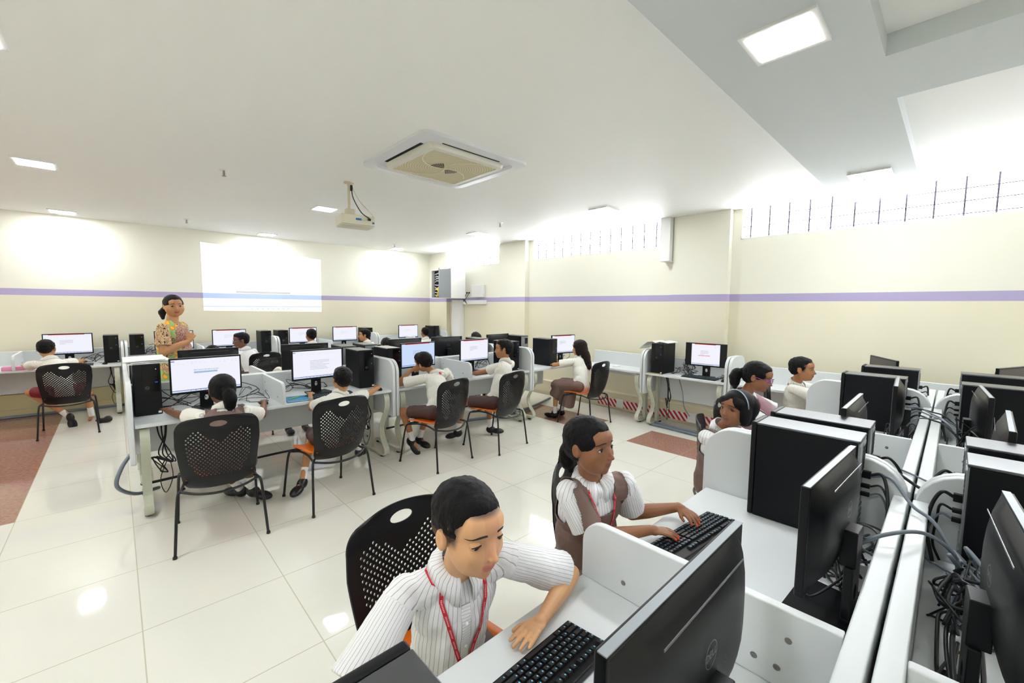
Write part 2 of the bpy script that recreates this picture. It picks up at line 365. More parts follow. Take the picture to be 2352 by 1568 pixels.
for x0, x1, s, lo in ((-2.05, .075, 'desk against the back wall at far left where the boy in maroon shorts sits', (1.05,)), (.085, 2.13, 'desk against the back wall behind the teacher', (.95,)), (2.14, 4.06, 'desk against the back wall under the right half of the projected picture', (.97,)), (4.07, 5.86, 'desk against the back wall at the far corner', (.9,))):
    desk('computer_desk', s, (x0, YF, 0), 0, x1-x0, .74, GD, low=lo)
desk('computer_desk', 'wall desk under the windows with a lone monitor and no pupil', (5.38, 2.98, 0), -PI/2, 1.12, .43, GD)
desk('computer_desk', 'wall desk under the windows behind the girl in purple glasses', (5.38, 1.85, 0), -PI/2, 1.02, .43, GD, tall=(1, 0), legs=(.09,))
desk('computer_desk', 'empty wall desk running into the corner beside the long-haired girl', (5.38, 4.12, 0), -PI/2, 1.13, .43, GD, tall=(0, 1), legs=(1.04,), zmod=.60)
desk('computer_desk', 'wall desk at the window end of the front benches', (5.38, .82, 0), -PI/2, 3.2, .43, GD, tall=(0, 0), legs=(.1, 3.1))
YC = .82
for x0, x1, s, s2, lo in ((.09, 2.19, 'desk nearest the camera, shared by the foreground boy and the typing girl', 'nearest desk right of the rail, with the monitor cut by the right edge', (1.06,)),
                         (2.20, 4.34, 'second desk of the front bench where the girl with the hairband sits', 'second desk on the right side of the front bench', (1.17,)),
                         (4.35, 5.34, 'window-end desk of the front bench where a small boy sits', 'window-end desk on the right side of the front bench', ())):
    desk('computer_desk', s, (x1, YC, 0), PI, x1-x0, .70, GD, low=lo, tall=(0 if x1 > 5 else 1, 0 if x0 < .5 else 1), legs=(x1-x0-.1,) if x1 > 5 else None)
    desk('computer_desk', s2, (x0, -.68, 0), 0, x1-x0, .70, GD, low=tuple(x1-x0-q for q in lo), tall=(0 if x0 < .5 else 1, 0 if x1 > 5 else 1), legs=(.1,) if x1 > 5 else None)
# ---------------------------------------------------------------- computer tower
def ring(mb, T, r_, n=24, th=.0011, mi=0, w_=.0016):
    vs = []
    for a in range(n):
        c_, s_ = math.cos(2*PI*a/n), math.sin(2*PI*a/n); vs += [T @ V((r_*c_, r_*s_, th)), T @ V(((r_-w_)*c_, (r_-w_)*s_, th))]
    mb.add(vs, [(2*a, 2*a+1, (2*a+3) % (2*n), (2*a+2) % (2*n)) for a in range(n)], mi)
def text_mb(mb, s, size, T, mi=0):
    c_ = bpy.data.curves.new('lettering', 'FONT'); c_.body = s; c_.size = size; c_.align_x = 'CENTER'; c_.align_y = 'CENTER'; c_.resolution_u = 2
    o = bpy.data.objects.new('lettering', c_); COL.objects.link(o); dg = bpy.context.evaluated_depsgraph_get(); me = bpy.data.meshes.new_from_object(o.evaluated_get(dg))
    mb.add([T @ v.co for v in me.vertices], [tuple(p.vertices) for p in me.polygons], mi)
    bpy.data.objects.remove(o); bpy.data.curves.remove(c_); bpy.data.meshes.remove(me)
def logo_mb(r_, T):
    mb = MB(); ring(mb, T, r_); text_mb(mb, 'DELL', r_*.82, T @ Matrix.Translation((0, 0, .0012))); return mb
def plugs(mb, zs, dirn=1):
    for z, s in zs: mb.box(-s*.5-.03, s*.5-.03, .187, .187+.035, z-.008, z+.008)
def make_tower(label):
    t = thing('computer_tower', label, 'computer', (0, 0, 0), 0, 'black desktop computer towers')
    MB().box(-.085, .085, -.165, .18, 0, .405).build('case', M['blackm'], t, bevel=.004)
    MB().box(-.085, .085, -.165, .186, .4055, .415).build('top_cover', M['gleaming'], t, bevel=.003)
    fp = MB().box(-.085, .085, -.187, -.166, 0, .417).build('front_panel', M['black'], t, bevel=.006)
    MB().box(-.028, .072, -.1895, -.187, .19, .405).build('glossy_plate', M['blackg'], fp, bevel=.002)
    logo_mb(.013, Matrix.Translation((-.002, -.1896, .225)) @ Matrix.Rotation(PI/2, 4, 'X')).build('logo', M['logo'], fp)
    mb = MB()
    for z in (.315, .295): mb.box(.048, .062, -.1905, -.1895, z, z+.006, 0)
    mb.box(.047, .064, -.1905, -.1895, .262, .273, 1); mb.box(.053, .058, -.1905, -.1895, .372, .377, 2); mb.box(.058, .078, -.1882, -.187, .012, .028, 3)
    mb.build('ports', [M['dark'], mat('usb_blue', (30, 80, 170), .4) if 'usb_blue' not in bpy.data.materials else bpy.data.materials['usb_blue'], M['paper'], M['paper']], fp)
    rp = MB().box(-.080, .080, .180, .185, .004, .402).build('rear_plate', M['rear'], t)
    MB().box(-.07, .0, .185, .187, .27, .39).build('port_block', M['grey'], rp)
    MB().box(.02, .07, .185, .1865, .30, .39).build('power_supply', M['grey'], rp)
    mb = MB().box(-.075, .05, .184, .1862, .02, .156)
    for i in range(5): mb.box(-.07, .045, .186, .189, .03+.024*i, .044+.024*i, 0)
    mb.build('slot_covers', M['rear'], rp)
    mb = MB().box(-.068, -.002, .1868, .1872, .276, .376)
    for i in range(6):
        for j_ in range(6): mb.box(-.066+.011*i, -.060+.011*i, .187, .1878, .28+.017*j_, .288+.017*j_)
    mb.build('vent_grille', M['dark'], rp)
    return t
def make_monitor(label):
    t = thing('monitor', label, 'monitor', (0, 0, 0), 0, 'black flat monitors')
    pl = [(-.12, -.10), (.12, -.10), (.12, .08), (-.12, .08)]
    MB().prism([(-.125, -.09), (-.115, -.10), (.115, -.10), (.125, -.09), (.105, .085), (-.105, .085)], 'z', 0, .012).build('base', M['black'], t, bevel=.003)
    # neck: a slab with an oval cable hole
    mb = MB(); n = 24; vs = []
    for s in (0, 1):
        for a in range(n):
            an = 2*PI*a/n; x, z = math.cos(an), math.sin(an); q = max(abs(x), abs(z)); vs.append((x/q*.048, .035+s*.022+.02*0, .02+.155/2+z/q*.155/2+.0))
            vs.append((x*.016, .035+s*.022, .09+z*.024))
    fs = []
    for a in range(n):
        b = (a+1) % n
        fs += [(2*a, 2*b, 2*b+1, 2*a+1), (2*n+2*a, 2*n+2*a+1, 2*n+2*b+1, 2*n+2*b), (2*a, 2*n+2*a, 2*n+2*b, 2*b), (2*a+1, 2*b+1, 2*n+2*b+1, 2*n+2*a+1)]
    mb.add(vs, fs); mb.box(-.048, .048, .035, .057, .008, .022).box(-.036, .036, .02, .06, .172, .28); mb.build('stand_neck', M['black'], t, bevel=.003)
    b = MB().box(-.255, .255, -.030, -.008, .148, .452).build('bezel', M['black'], t, bevel=.004)
    MB().box(-.2555, .2555, -.0235, -.0085, .4515, .4535).build('top_strip', M['grey'], b)
    # bulged rear shell
    vs = []; nx, nz = 12, 8
    for i in range(nx+1):
        for j_ in range(nz+1):
            u, v_ = i/nx*2-1, j_/nz*2-1; d_ = (1-abs(u)**4)*(1-abs(v_)**3); vs.append((u*.25, -.009+.038*d_**.6, .30+v_*.148))
    sh = MB().add(vs, [(i*(nz+1)+j_, (i+1)*(nz+1)+j_, (i+1)*(nz+1)+j_+1, i*(nz+1)+j_+1) for i in range(nx) for j_ in range(nz)]).build('rear_shell', M['black'], t, smooth=True)
    lg = logo_mb(.024, Matrix.Translation((0, .030, .33)) @ Matrix.Rotation(-PI/2, 4, 'X') @ Matrix.Rotation(PI, 4, 'Z')); lg.build('logo', M['logo'], sh)
    MB().box(-.16, .16, .0232, .0245, .424, .428).build('shell_crease', M['crease'], sh)
    text_mb(mb2 := MB(), 'DELL', .011, Matrix.Translation((0, -.0305, .155)) @ Matrix.Rotation(PI/2, 4, 'X')); mb2.build('front_logo', M['logo'], b)
    return t
SM = {}
for nme, c_, e_ in (('screen_white', (240, 241, 252), .85), ('screen_blue', (200, 220, 250), .85), ('screen_off', (86, 74, 84), .25), ('ink_red', (235, 40, 40), .8), ('ink_blue', (40, 70, 170), .6), ('ink_grey', (150, 155, 175), .6), ('ink_pale', (205, 210, 228), .75), ('ink_high', (170, 205, 240), .8)):
    SM[nme] = mat(nme, (4, 4, 5), .3, emit=e_*.56, ecol=lin(c_))
SMAT = [SM[q] for q in ('screen_white', 'ink_red', 'ink_blue', 'ink_grey', 'ink_pale', 'ink_high', 'screen_blue', 'screen_off', 'ink_blue')]
def screen(kind):
    mb = MB(); y = -.0303
    def q(x0, x1, z0, z1, mi, d=0): mb.add([(x0, y-d, z0), (x1, y-d, z0), (x1, y-d, z1), (x0, y-d, z1)], [(0, 1, 2, 3)], mi)
    X0, X1, Z0, Z1 = -.243, .243, .166, .440
    if kind == 'off': q(X0, X1, Z0, Z1, 7); return mb
    if kind == 'small': q(X0, X1, Z0, Z1, 0) ; mb = MB(); X0, X1 = -.175, .175
    q(X0, X1, Z0, Z1, 6 if kind == 'blue' else 0)
    W_ = X1-X0
    if kind not in ('script', 'doc'): q(X0+.1*W_, X1-.15*W_, Z1-.007, Z1, 1, .0003)
    else: q(X0, X0+.05*W_, Z1-.016, Z1-.010, 8, .0003)
    q(X0, X1, Z0+.012, Z0+.017, 8, .0003); q(X0, X1, Z0, Z0+.005, 5, .0003)
    rnd = random.Random(kind)
    for i in range(8): a = X0+(.25+.07*i)*W_; q(a, a+.006, Z0+.0055, Z0+.0105, rnd.choice((1, 2, 3, 3)), .0004)
    for r_ in range(2):
        for i in range(16):
            if rnd.random() < .75: a = X0+(.03+.06*i)*W_; q(a, a+rnd.uniform(.006, .02), Z1-.024-.014*r_, Z1-.022-.014*r_, 4, .0003)
    if kind == 'doc':
        for i in range(7): q(X0+.33*W_, X0+(.33+(.40 if i in (0, 1, 3) else .2+.03*i))*W_, .338-i*.0145, .3405-i*.0145, 3, .0003)
    elif kind == 'script':
        q(X0+.31*W_, X0+.65*W_, .318, .334, 5, .0003)
        T = Matrix.Translation((X0+.49*W_, y-.0005, .347)) @ Matrix.Rotation(PI/2, 4, 'X') @ Matrix(((1, .3, 0, 0), (0, 1, 0, 0), (0, 0, 1, 0), (0, 0, 0, 1)))
        text_mb(mb, 'Hard work is the key to success', .0135, T, 2)
        text_mb(mb, 'Hard work is the key to success', .0125, Matrix.Translation((0, 0, -.021)) @ T, 3)
    else:
        for i in range(4): q(X0+.32*W_, X0+(.60 if i != 3 else .44)*W_, .350-i*.016, .353-i*.016, 3 if kind != 'faint' else 4, .0003)
    if kind == 'small':
        q(X0+.24*W_, X0+.66*W_, .286, .292, 1, .0004)
    return mb
SC = {}
def tower(x, y, rz, label, z=.7505, first=[None]):
    if first[0] is None:
        first[0] = make_tower(label); first[0].location = (x, y, z); first[0].rotation_euler = (0, 0, rz); return first[0]
    return dup(first[0], (x, y, z), rz, label)
def monitor(x, y, rz, label, kind, z=.7505, first=[None]):
    if first[0] is None:
        first[0] = make_monitor(label); KIDS[first[0].name] = kids(first[0]); m_ = first[0]; m_.location = (x, y, z); m_.rotation_euler = (0, 0, rz)
    else: m_ = dup(first[0], (x, y, z), rz, label)
    if kind not in SC: SC[kind] = screen(kind).mesh('screen', SMAT)
    s = bpy.data.objects.new('screen', SC[kind]); COL.objects.link(s); s.parent = m_
    return m_
# bench with the nearest left pupils (front edge y 4.13), viewer on the -y side
HP = PI
tower(.165, 4.63, 0, 'tower at the left end of the near left desk, the girl\'s hand on its front')
tower(1.985, 4.60, 0, 'tower beside the boy pointing, left of the second tall panel')
tower(2.335, 4.62, 0, 'tower just right of the tall panel, beside the bluish screen')
tower(4.10, 4.45, 0, 'tower to the right of the boy seen in profile, against a tall panel')
tower(4.90, 4.42, 0, 'tower left of the long-haired girl\'s monitor')
monitor(.555, 4.44, R(3), 'monitor showing cursive writing, in front of the girl with the ponytail', 'script')
monitor(1.495, 4.50, R(3), 'monitor with a plain text document and blue bottom bar, in front of the boy pointing', 'doc')
monitor(2.715, 4.58, R(5), 'bluish-lit monitor in front of the boy resting his head', 'blue')
monitor(3.60, 4.58, R(2), 'monitor with red top bar in front of the boy in profile', 'red')
monitor(5.33, 4.42, R(-8), 'monitor in front of the long-haired girl', 'red')
# far side of the island
tower(.16, 5.15, HP, 'tower with its rear towards us, behind the papers at the left end of the island')
tower(2.03, 5.16, HP, 'tower with silver top behind the second monitor, its rear ports showing, left of a pair')
tower(2.33, 5.22, HP, 'tower with silver top behind the second monitor, right one of a pair')
tower(4.12, 5.15, HP, 'tower seen from behind, right of the face between the monitors')
tower(5.05, 5.20, HP, 'tower seen from behind at the window end of the island')
monitor(.68, 5.16, HP+R(4), 'black monitor back just above the cursive screen', 'off')
monitor(1.60, 5.18, HP+R(-2), 'black monitor back left of the pair of silver-topped towers', 'off')
monitor(2.90, 5.18, HP+R(3), 'black monitor back above the bluish screen', 'off')
monitor(3.57, 5.16, HP+R(-6), 'black monitor back directly left of the red-barred screen of the boy in profile', 'off')
monitor(4.60, 5.18, HP+R(4), 'black monitor back behind the tower of the long-haired girl', 'off')
# back wall
for x, s in ((-.06, 'tower on the back wall desk right of the boy in maroon shorts'), (.235, 'tower on the back wall desk left of the teacher'), (2.02, 'tower on the back wall desk beside the boy with glasses'), (2.31, 'back wall tower right of a panel pair, left of the boy seen from behind'),
             (4.00, 'tower on the back wall behind the boy looking left'), (5.72, 'tower at the far corner under the wiring cabinet')):
    tower(x, 8.93, 0, s)
for x, s, k_ in ((-.51, 'wide monitor on the back wall in front of the boy in maroon shorts', 'red'), (.70, 'monitor on the back wall hidden behind the teacher', 'faint'), (1.47, 'monitor on the back wall beside the boy with glasses', 'faint'),
              (2.70, 'monitor on the back wall in front of the boy whose back of head we see', 'faint'), (3.53, 'monitor on the back wall left of the boy looking left', 'faint'), (5.03, 'monitor at the far corner, left of the last boy', 'faint')):
    monitor(x, 8.90, 0, s, k_)
# front bench, both sides
for x, y, s in ((.205, .345, 'tower at the bottom edge of the picture, in front of the boy\'s right arm'), (2.10, .40, 'large black tower facing the girl typing, silver top bright'), (2.37, .40, 'tower directly behind the large one, across the panel pair'), (4.22, .40, 'tower in front of the small boy, third along the front bench'), (4.90, .36, 'tower at the window end of the front bench, left of the rail')):
    tower(x, y, HP, s)
for x, s in ((2.07, 'tower right of the rail with cables arching from its rear, nearest'), (2.35, 'tower right of the rail, second back'), (4.23, 'tower right of the rail, third back, behind a slim monitor'), (4.92, 'tower right of the rail, farthest, at the window end')):
    tower(x, -.245, 0, s)
monitor(.70, .275, HP, 'very large monitor back at the bottom of the picture facing the boy with the lanyard', 'red')
monitor(1.53, .205, HP-R(3), 'monitor seen edge-on facing the girl typing', 'red')
monitor(2.70, .31, HP, 'monitor edge just showing behind the second tower, facing the girl with the hairband', 'red')
monitor(3.66, .215, HP+R(3), 'monitor seen edge-on beside the third tower', 'red')
monitor(1.37, -.12, R(4), 'dark monitor cut off by the right edge of the picture', 'off')
monitor(2.72, -.17, R(-2), 'monitor right of the rail behind the second silver-topped tower', 'off')
monitor(3.60, -.13, R(3), 'slim monitor edge right of the rail with a bright curved line', 'off')
# wall desks
tower(5.60, 2.80, -PI/2, 'tower under the windows with an open book on top')
monitor(5.62, 2.22, -PI/2+R(6), 'monitor under the windows with a small square picture and a red line', 'small')
monitor(5.36, .43, R(207), 'monitor with dim screen turned towards us behind the farthest front bench tower', 'off')
monitor(5.36, -.34, R(-23), 'monitor with dim screen at the right edge, behind the farthest right tower', 'off')
# ---------------------------------------------------------------- keyboards, mice, mats
def make_keyboard(label):
    t = thing('keyboard', label, 'keyboard', group='black keyboards')
    MB().prism([(-.072, 0), (-.074, .008), (.072, .022), (.074, .018), (.074, 0)], 'x', -.22, .22).build('body', M['black'], t, bevel=.003)
    mb = MB(); rnd = random.Random(4)
    def kk(x0, x1, y0, y1, leg=1):
        z = .008+(y0+.074)/.146*.014; h_ = .0075; b_ = .0022
        vs = [(x0, y0, z), (x1, y0, z), (x1, y1, z+.0018), (x0, y1, z+.0018), (x0+b_, y0+b_, z+h_), (x1-b_, y0+b_, z+h_), (x1-b_, y1-b_, z+h_+.0018), (x0+b_, y1-b_, z+h_+.0018)]
        mb.add(vs, [(4, 5, 6, 7), (0, 1, 5, 4), (1, 2, 6, 5), (2, 3, 7, 6), (3, 0, 4, 7)])
        if leg:
            cx, cy = x0+.0055, y1-.007; mb.add([(cx-.0017, cy-.0025, z+h_+.0018), (cx+.0017, cy-.0025, z+h_+.0018), (cx+.0017, cy+.002, z+h_+.0024), (cx-.0017, cy+.002, z+h_+.0024)], [(0, 1, 2, 3)], 1)
    rows = [(-.066, [1.25, 1.25, 1.25, 6, 1.25, 1.25, 1.25, 1.5]), (-.047, [2.25]+[1]*10+[1.75+1]), (-.028, [1.75]+[1]*11+[2.25]), (-.009, [1.5]+[1]*12+[1.5]), (.010, [1]*13+[2]), (.038, [1, -.6]+[1]*4+[-.4]+[1]*4+[-.4]+[1]*4+[.6])]
    for y, ws in rows:
        x = -.212; u = .0190
        for w_ in ws:
            if w_ < 0: x += -w_*u; continue
            kk(x+.0008, x+w_*u-.0008, y, y+.0172, w_ < 3); x += w_*u
        for i in range(3):
            if y < -.06 or y > -.03+.0 : kk(.0815+i*.019, .0815+i*.019+.0174, y, y+.0172)
        for i in range(4):
            if y < .03: kk(.1425+i*.019, .1425+i*.019+.0174, y, y+.0172)
    kk(.1005, .1179, -.047, -.0298)
    mb.build('key_block', [M['key'], M['legend']], t)
    return t
def keyboard(x, y, rz, label, first=[None]):
    if first[0] is None:
        first[0] = make_keyboard(label); first[0].location = (x, y, .7505); first[0].rotation_euler = (0, 0, rz); return
    dup(first[0], (x, y, .7505), rz, label)
keyboard(1.645, .655, HP-R(6), 'keyboard under the girl\'s typing hands')
keyboard(.69, .635, HP+R(1), 'keyboard in the foreground below the boy\'s left hand')
keyboard(.58, 4.24, R(4), 'keyboard in front of the girl with the ponytail')
keyboard(1.52, 4.235, R(-3), 'keyboard in front of the boy pointing')
keyboard(2.70, 4.32, R(5), 'keyboard under the resting boy\'s elbow')
keyboard(3.62, 4.34, 0, 'keyboard in front of the boy in profile')
keyboard(5.26, 4.26, R(-6), 'keyboard in front of the long-haired girl')
keyboard(-.48, 8.62, 0, 'keyboard in front of the boy in maroon shorts')
keyboard(1.42, 8.62, 0, 'keyboard on the back wall desk by the boy with glasses')
keyboard(2.66, 8.62, 0, 'keyboard on the back wall desk by the boy seen from behind')
keyboard(5.50, 2.24, -PI/2, 'keyboard below the lone monitor under the windows')
keyboard(2.72, .62, HP, 'keyboard in front of the girl with the hairband')
keyboard(1.40, -.45, 0, 'keyboard in front of the monitor at the right edge')
def make_mouse(label):
    t = thing('mouse', label, 'mouse', group='black computer mice')
    mb = MB(); vs = []; n = 18; m_ = 6
    for i in range(m_+1):
        a = PI/2*i/m_
        for k_ in range(n): q = 2*PI*k_/n; vs.append((.031*math.cos(q)*math.cos(a), .055*math.sin(q)*math.cos(a)*(1), .032*math.sin(a)*(1-.25*math.sin(q)*math.cos(a))))
    mb.add(vs, [(i*n+k_, i*n+(k_+1) % n, (i+1)*n+(k_+1) % n, (i+1)*n+k_) for i in range(m_) for k_ in range(n)]+[tuple(range(n))[::-1]]).build('body', M['blackg'], t, smooth=True)
    MB().box(-.003, .003, .012, .034, .024, .034).build('scroll_wheel', M['grey'], t, bevel=.002)
    MB().tube(spl([(0, .052, .01), (.01, .09, .004), (-.03, .16, .003), (.01, .24, .003), (-.02, .33, .004)]), .0016, 5).build('cord', M['cable'], t)
    return t
def mouse(x, y, rz, label, first=[None]):
    if first[0] is None: first[0] = make_mouse(label); first[0].location = (x, y, .751); first[0].rotation_euler = (0, 0, rz); return
    dup(first[0], (x, y, .751), rz, label)
mouse(.95, 4.30, R(20), 'mouse at the ponytail girl\'s right hand')
mouse(2.02, 4.21, R(10), 'mouse under the pointing boy\'s right hand')
mouse(3.02, 4.27, R(-10), 'mouse by the low divider beside the resting boy')
mouse(5.47, 1.93, -PI/2, 'mouse beside the lone keyboard under the windows')
mouse(-.14, 8.60, R(10), 'mouse in front of the tower by the boy in maroon shorts')
mouse(-1.08, 8.60, 0, 'mouse at the left edge on the back wall desk')
# ---------------------------------------------------------------- chairs
def make_chair(label):
    t = thing('chair', label, 'chair', group='black perforated school chairs with orange seats')
    nu, nv = 36, 36
    def Sf(u, v):   # u -1..1, v 0..1
        wd = .198+.040*min(1, v*1.5)-.008*max(0, v-.6)
        if v > .84: q = (v-.84)/.16; wd *= 1-.30*(1-math.sqrt(max(0, 1-q*q)))
        if v < .16: q = (.16-v)/.16; wd *= 1-.22*(1-math.sqrt(max(0, 1-q*q)))
        z = .402+.498*v; z += .03*(1-u*u)*max(0, (v-.75))/.25*.6 - .035*(1-u*u)*max(0, .25-v)*4*.0
        y = -.225-.085*v+.085*max(0, .22-v)**1.0+.055*abs(u)**2.2*(1-.3*v)-.02*math.sin(PI*min(1, v*1.2))
        return V((u*wd, y, z))
    bm = bmesh.new(); vc = {}
    def gv(i, j_):
        k_ = (round(i, 3), round(j_, 3))
        if k_ not in vc: vc[k_] = bm.verts.new(Sf(i/nu*2-1, j_/nv))
        return vc[k_]
    hi0, hi1, hj0, hj1 = 14, 22, 31, 34
    def hole(i, j_):
        if (i+j_) % 2: return False
        u = (i+.5)/nu*2-1; v = (j_+.5)/nv; a = abs(u)
        if not .20 < v < .82: return False
        top = .66+.36*a if a < .5 else .84-.20*(a-.5)
        side = .80 if v > .45 else .56+.24*(v-.2)/.25
        return a < side and v < top
    for i in range(nu):
        for j_ in range(nv):
            if hi0 <= i < hi1 and hj0 <= j_ < hj1: continue
            q = [(i, j_), (i+.5, j_), (i+1, j_), (i+1, j_+.5), (i+1, j_+1), (i+.5, j_+1), (i, j_+1), (i, j_+.5)]
            outer = [gv(*p) for p in q]
            if hole(i, j_):
                inner = [bm.verts.new(Sf((i+.5+0.40*math.cos(R(225+45*a)))/nu*2-1, (j_+.5+0.40*math.sin(R(225+45*a)))/nv)) for a in range(8)]
                for a in range(8): bm.faces.new((outer[a], outer[(a+1) % 8], inner[(a+1) % 8], inner[a]))
            else: bm.faces.new(outer)
    per = [(i, hj0) for i in [x/2 for x in range(hi0*2, hi1*2)]]+[(hi1, j_/2) for j_ in range(hj0*2, hj1*2)]+[(i/2, hj1) for i in range(hi1*2, hi0*2, -1)]+[(hi0, j_/2) for j_ in range(hj1*2, hj0*2, -1)]
    inn = []
    for i, j_ in per:
        dx, dy = (i-18)/4, (j_-32.5)/1.5; L_ = max(abs(dx), abs(dy)); an = math.atan2(dy, dx)
        l2 = math.hypot(dx, dy); inn.append(bm.verts.new(Sf((18+dx/l2*3.8)/nu*2-1, (32.5+dy/l2*1.35)/nv)))
    for a in range(len(per)):
        b = (a+1) % len(per); bm.faces.new((gv(*per[a]), gv(*per[b]), inn[b], inn[a]))
    bmesh.ops.recalc_face_normals(bm, faces=bm.faces); me = bpy.data.meshes.new('backrest'); bm.to_mesh(me); bm.free(); me.materials.append(M['chair'])
    me.polygons.foreach_set('use_smooth', [True]*len(me.polygons))
    o = bpy.data.objects.new('backrest', me); COL.objects.link(o); sd = o.modifiers.new('s', 'SOLIDIFY'); sd.thickness = .006; sd.offset = 0
    dg = bpy.context.evaluated_depsgraph_get(); me2 = bpy.data.meshes.new_from_object(o.evaluated_get(dg)); o.modifiers.clear(); o.data = me2; o.parent = t
    es = o.modifiers.new('edge', 'EDGE_SPLIT'); es.split_angle = R(50)
    # orange seat
    vs = []; n1, n2 = 14, 12
    for i in range(n1+1):
        for j_ in range(n2+1):
            u, v = i/n1*2-1, j_/n2; wd = .225-.03*(1-v)-.03*max(0, v-.8)/.2
            yy = -.205+.43*v; z = .452+.018*abs(u)**3+(-.02*max(0, v-.8)/.2)+.02*max(0, .2-v)/.2-.012*(1-u*u)*math.sin(PI*v)
            vs.append((u*wd*(1-.04*(abs(2*v-1)**6)), yy, z))
    st = MB().add(vs, [(i*(n2+1)+j_, (i+1)*(n2+1)+j_, (i+1)*(n2+1)+j_+1, i*(n2+1)+j_+1) for i in range(n1) for j_ in range(n2)]).build('seat', M['orange'], t, smooth=True)
    sd = st.modifiers.new('s', 'SOLIDIFY'); sd.thickness = .012; sd.offset = -1
    for s in (-1, 1):
        MB().tube(spl([(s*.20, -.19, .425), (s*.222, -.215, .415), (s*.24, -.24, .36), (s*.265, -.285, .0)], 5), .0095, 8).lathe([(0, 0), (.014, 0), (.013, .014), (.0095, .02)], 10, 0, (s*.265, -.285, 0)).build('leg', M['tube'], t, smooth=True)
        MB().tube(spl([(s*.20, .14, .425), (s*.222, .17, .415), (s*.24, .21, .36), (s*.26, .275, .0)], 5), .0095, 8).lathe([(0, 0), (.014, 0), (.013, .014), (.0095, .02)], 10, 0, (s*.26, .275, 0)).build('leg', M['tube'], t, smooth=True)
    mb = MB()
    for s in (-1, 1): mb.tube(spl([(s*.222, -.215, .412), (s*.20, -.08, .43), (s*.20, .06, .43), (s*.222, .17, .412)]), .009, 8)
    mb.tube(spl([(-.222, -.215, .412), (-.12, -.275, .395), (0, -.30, .39), (.12, -.275, .395), (.222, -.215, .412)]), .009, 8).tube([(-.21, .12, .428), (.21, .12, .428)], .009, 8).build('seat_frame', M['tube'], t, smooth=True)
    return t
def chair(x, y, h, label, first=[None]):
    if first[0] is None: first[0] = make_chair(label); first[0].location = (x, y, 0); first[0].rotation_euler = (0, 0, h); return
    dup(first[0], (x, y, 0), h, label)
for a in ((.50, 3.64, R(-6), 'chair under the girl with the ponytail, nearest on the left'), (1.28, 3.66, R(7), 'chair under the boy pointing, orange seat showing at left'), (2.45, 3.76, R(12), 'chair under the boy resting his head'),
          (3.26, 3.72, R(9), 'chair under the boy in profile'), (4.86, 3.60, R(4), 'chair under the long-haired girl, plain back towards us'), (-.48, 7.73, 0, 'chair under the boy in maroon shorts at far left'),
          (1.62, 7.60, R(12), 'chair under the boy with glasses, behind the island'), (2.62, 7.75, 0, 'chair under the back-row boy seen from behind'), (3.60, 7.75, R(8), 'chair under the boy looking left'), (5.02, 7.75, 0, 'chair under the last boy in the far corner'),
          (.77, 1.10, PI+R(3), 'large chair behind the foreground boy, holes and oval handle clear'), (1.64, .98, PI+R(20), 'chair behind the girl typing, seen from the side'), (3.0, .90, PI+R(20), 'chair behind the girl with the hairband'),
          (3.62, 1.0, PI, 'chair of the girl with purple glasses, hidden by others'), (5.05, 1.06, PI+R(12), 'chair with slatted-looking back behind the small boy'),
          (.82, 6.22, PI, 'chair on the far side of the island behind the cursive screen'), (1.62, 6.18, PI+R(6), 'chair on the far side of the island, curved top showing above the divider'), (3.0, 6.22, PI, 'chair on the far side of the island behind the bluish screen'), (4.0, 6.22, PI, 'chair of the child looking between the monitors'), (4.78, 6.22, PI, 'chair on the far side of the island near the window end')):
    chair(*a)
# ---------------------------------------------------------------- projected picture, wiring cabinet, trunking
m = mat('projected_light', (225, 228, 235), .6, emit=.2, ecol=(1, 1, 1)); k = N(m); P, X = k.pos()
hx = lambda a: 1.17+a*2.03
hz = lambda a: 1.53+a*1.16
c = k.mix(k.band(X[2], 1.755, 1.85), (1, 1, 1), lin((172, 190, 232)))
c = k.mix(k.M('MULTIPLY', k.band(X[0], hx(.25), hx(.71)), k.band(X[2], 1.86, 1.90)), c, lin((186, 184, 182)))
c = k.mix(k.band(X[2], 1.60, 1.615), c, lin((180, 190, 210)))
fi = k.M('FRACT', k.M('MULTIPLY', X[0], 11)); c = k.mix(k.M('MULTIPLY', k.M('MULTIPLY', k.band(X[2], 1.56, 1.578), k.M('LESS_THAN', fi, .4)), k.band(X[0], hx(.34), hx(.7))), c, lin((180, 184, 190)))
k.l(c, k.p.inputs['Base Color']); k.l(c, k.p.inputs['Emission Color'])
pr_ = MB().add([(1.17, 9.297, 1.53), (3.21, 9.297, 1.505), (3.22, 9.297, 2.60), (2.97, 9.297, 2.61), (2.97, 9.297, 2.63), (1.46, 9.297, 2.71), (1.46, 9.297, 2.73), (1.165, 9.297, 2.745)], [tuple(range(8))]).build('projected_image', m)
tag(pr_, 'bright projected computer screen picture on the back wall', 'projection')
t = thing('wiring_cabinet', 'open white wall cabinet full of network cables in the far corner', 'cabinet', (5.89, 8.19, 1.83))
D_ = -.40
MB().box(D_, 0, -.40, -.385, 0, .66).box(D_, 0, .385, .40, 0, .66).box(D_, 0, -.385, .385, 0, .015).box(D_, 0, -.385, .385, .645, .66).box(-.015, 0, -.385, .385, .015, .645).build('cabinet_body', M['white'], t, bevel=.003)
MB().box(D_-.32, D_-.30, -.40, -.385, .01, .65).build('handle_rail', M['grey'], t)
dr = MB().box(-.008, .008, 0, .36, .01, .65).build('door', M['grey'], t, loc=(D_-.005, -.40, 0)); dr.rotation_euler = (0, 0, R(14))
MB().box(D_+.08, D_+.10, -.38, .38, .03, .63).build('patch_panel', M['dark'], t)
mb = MB(); rnd = random.Random(3)
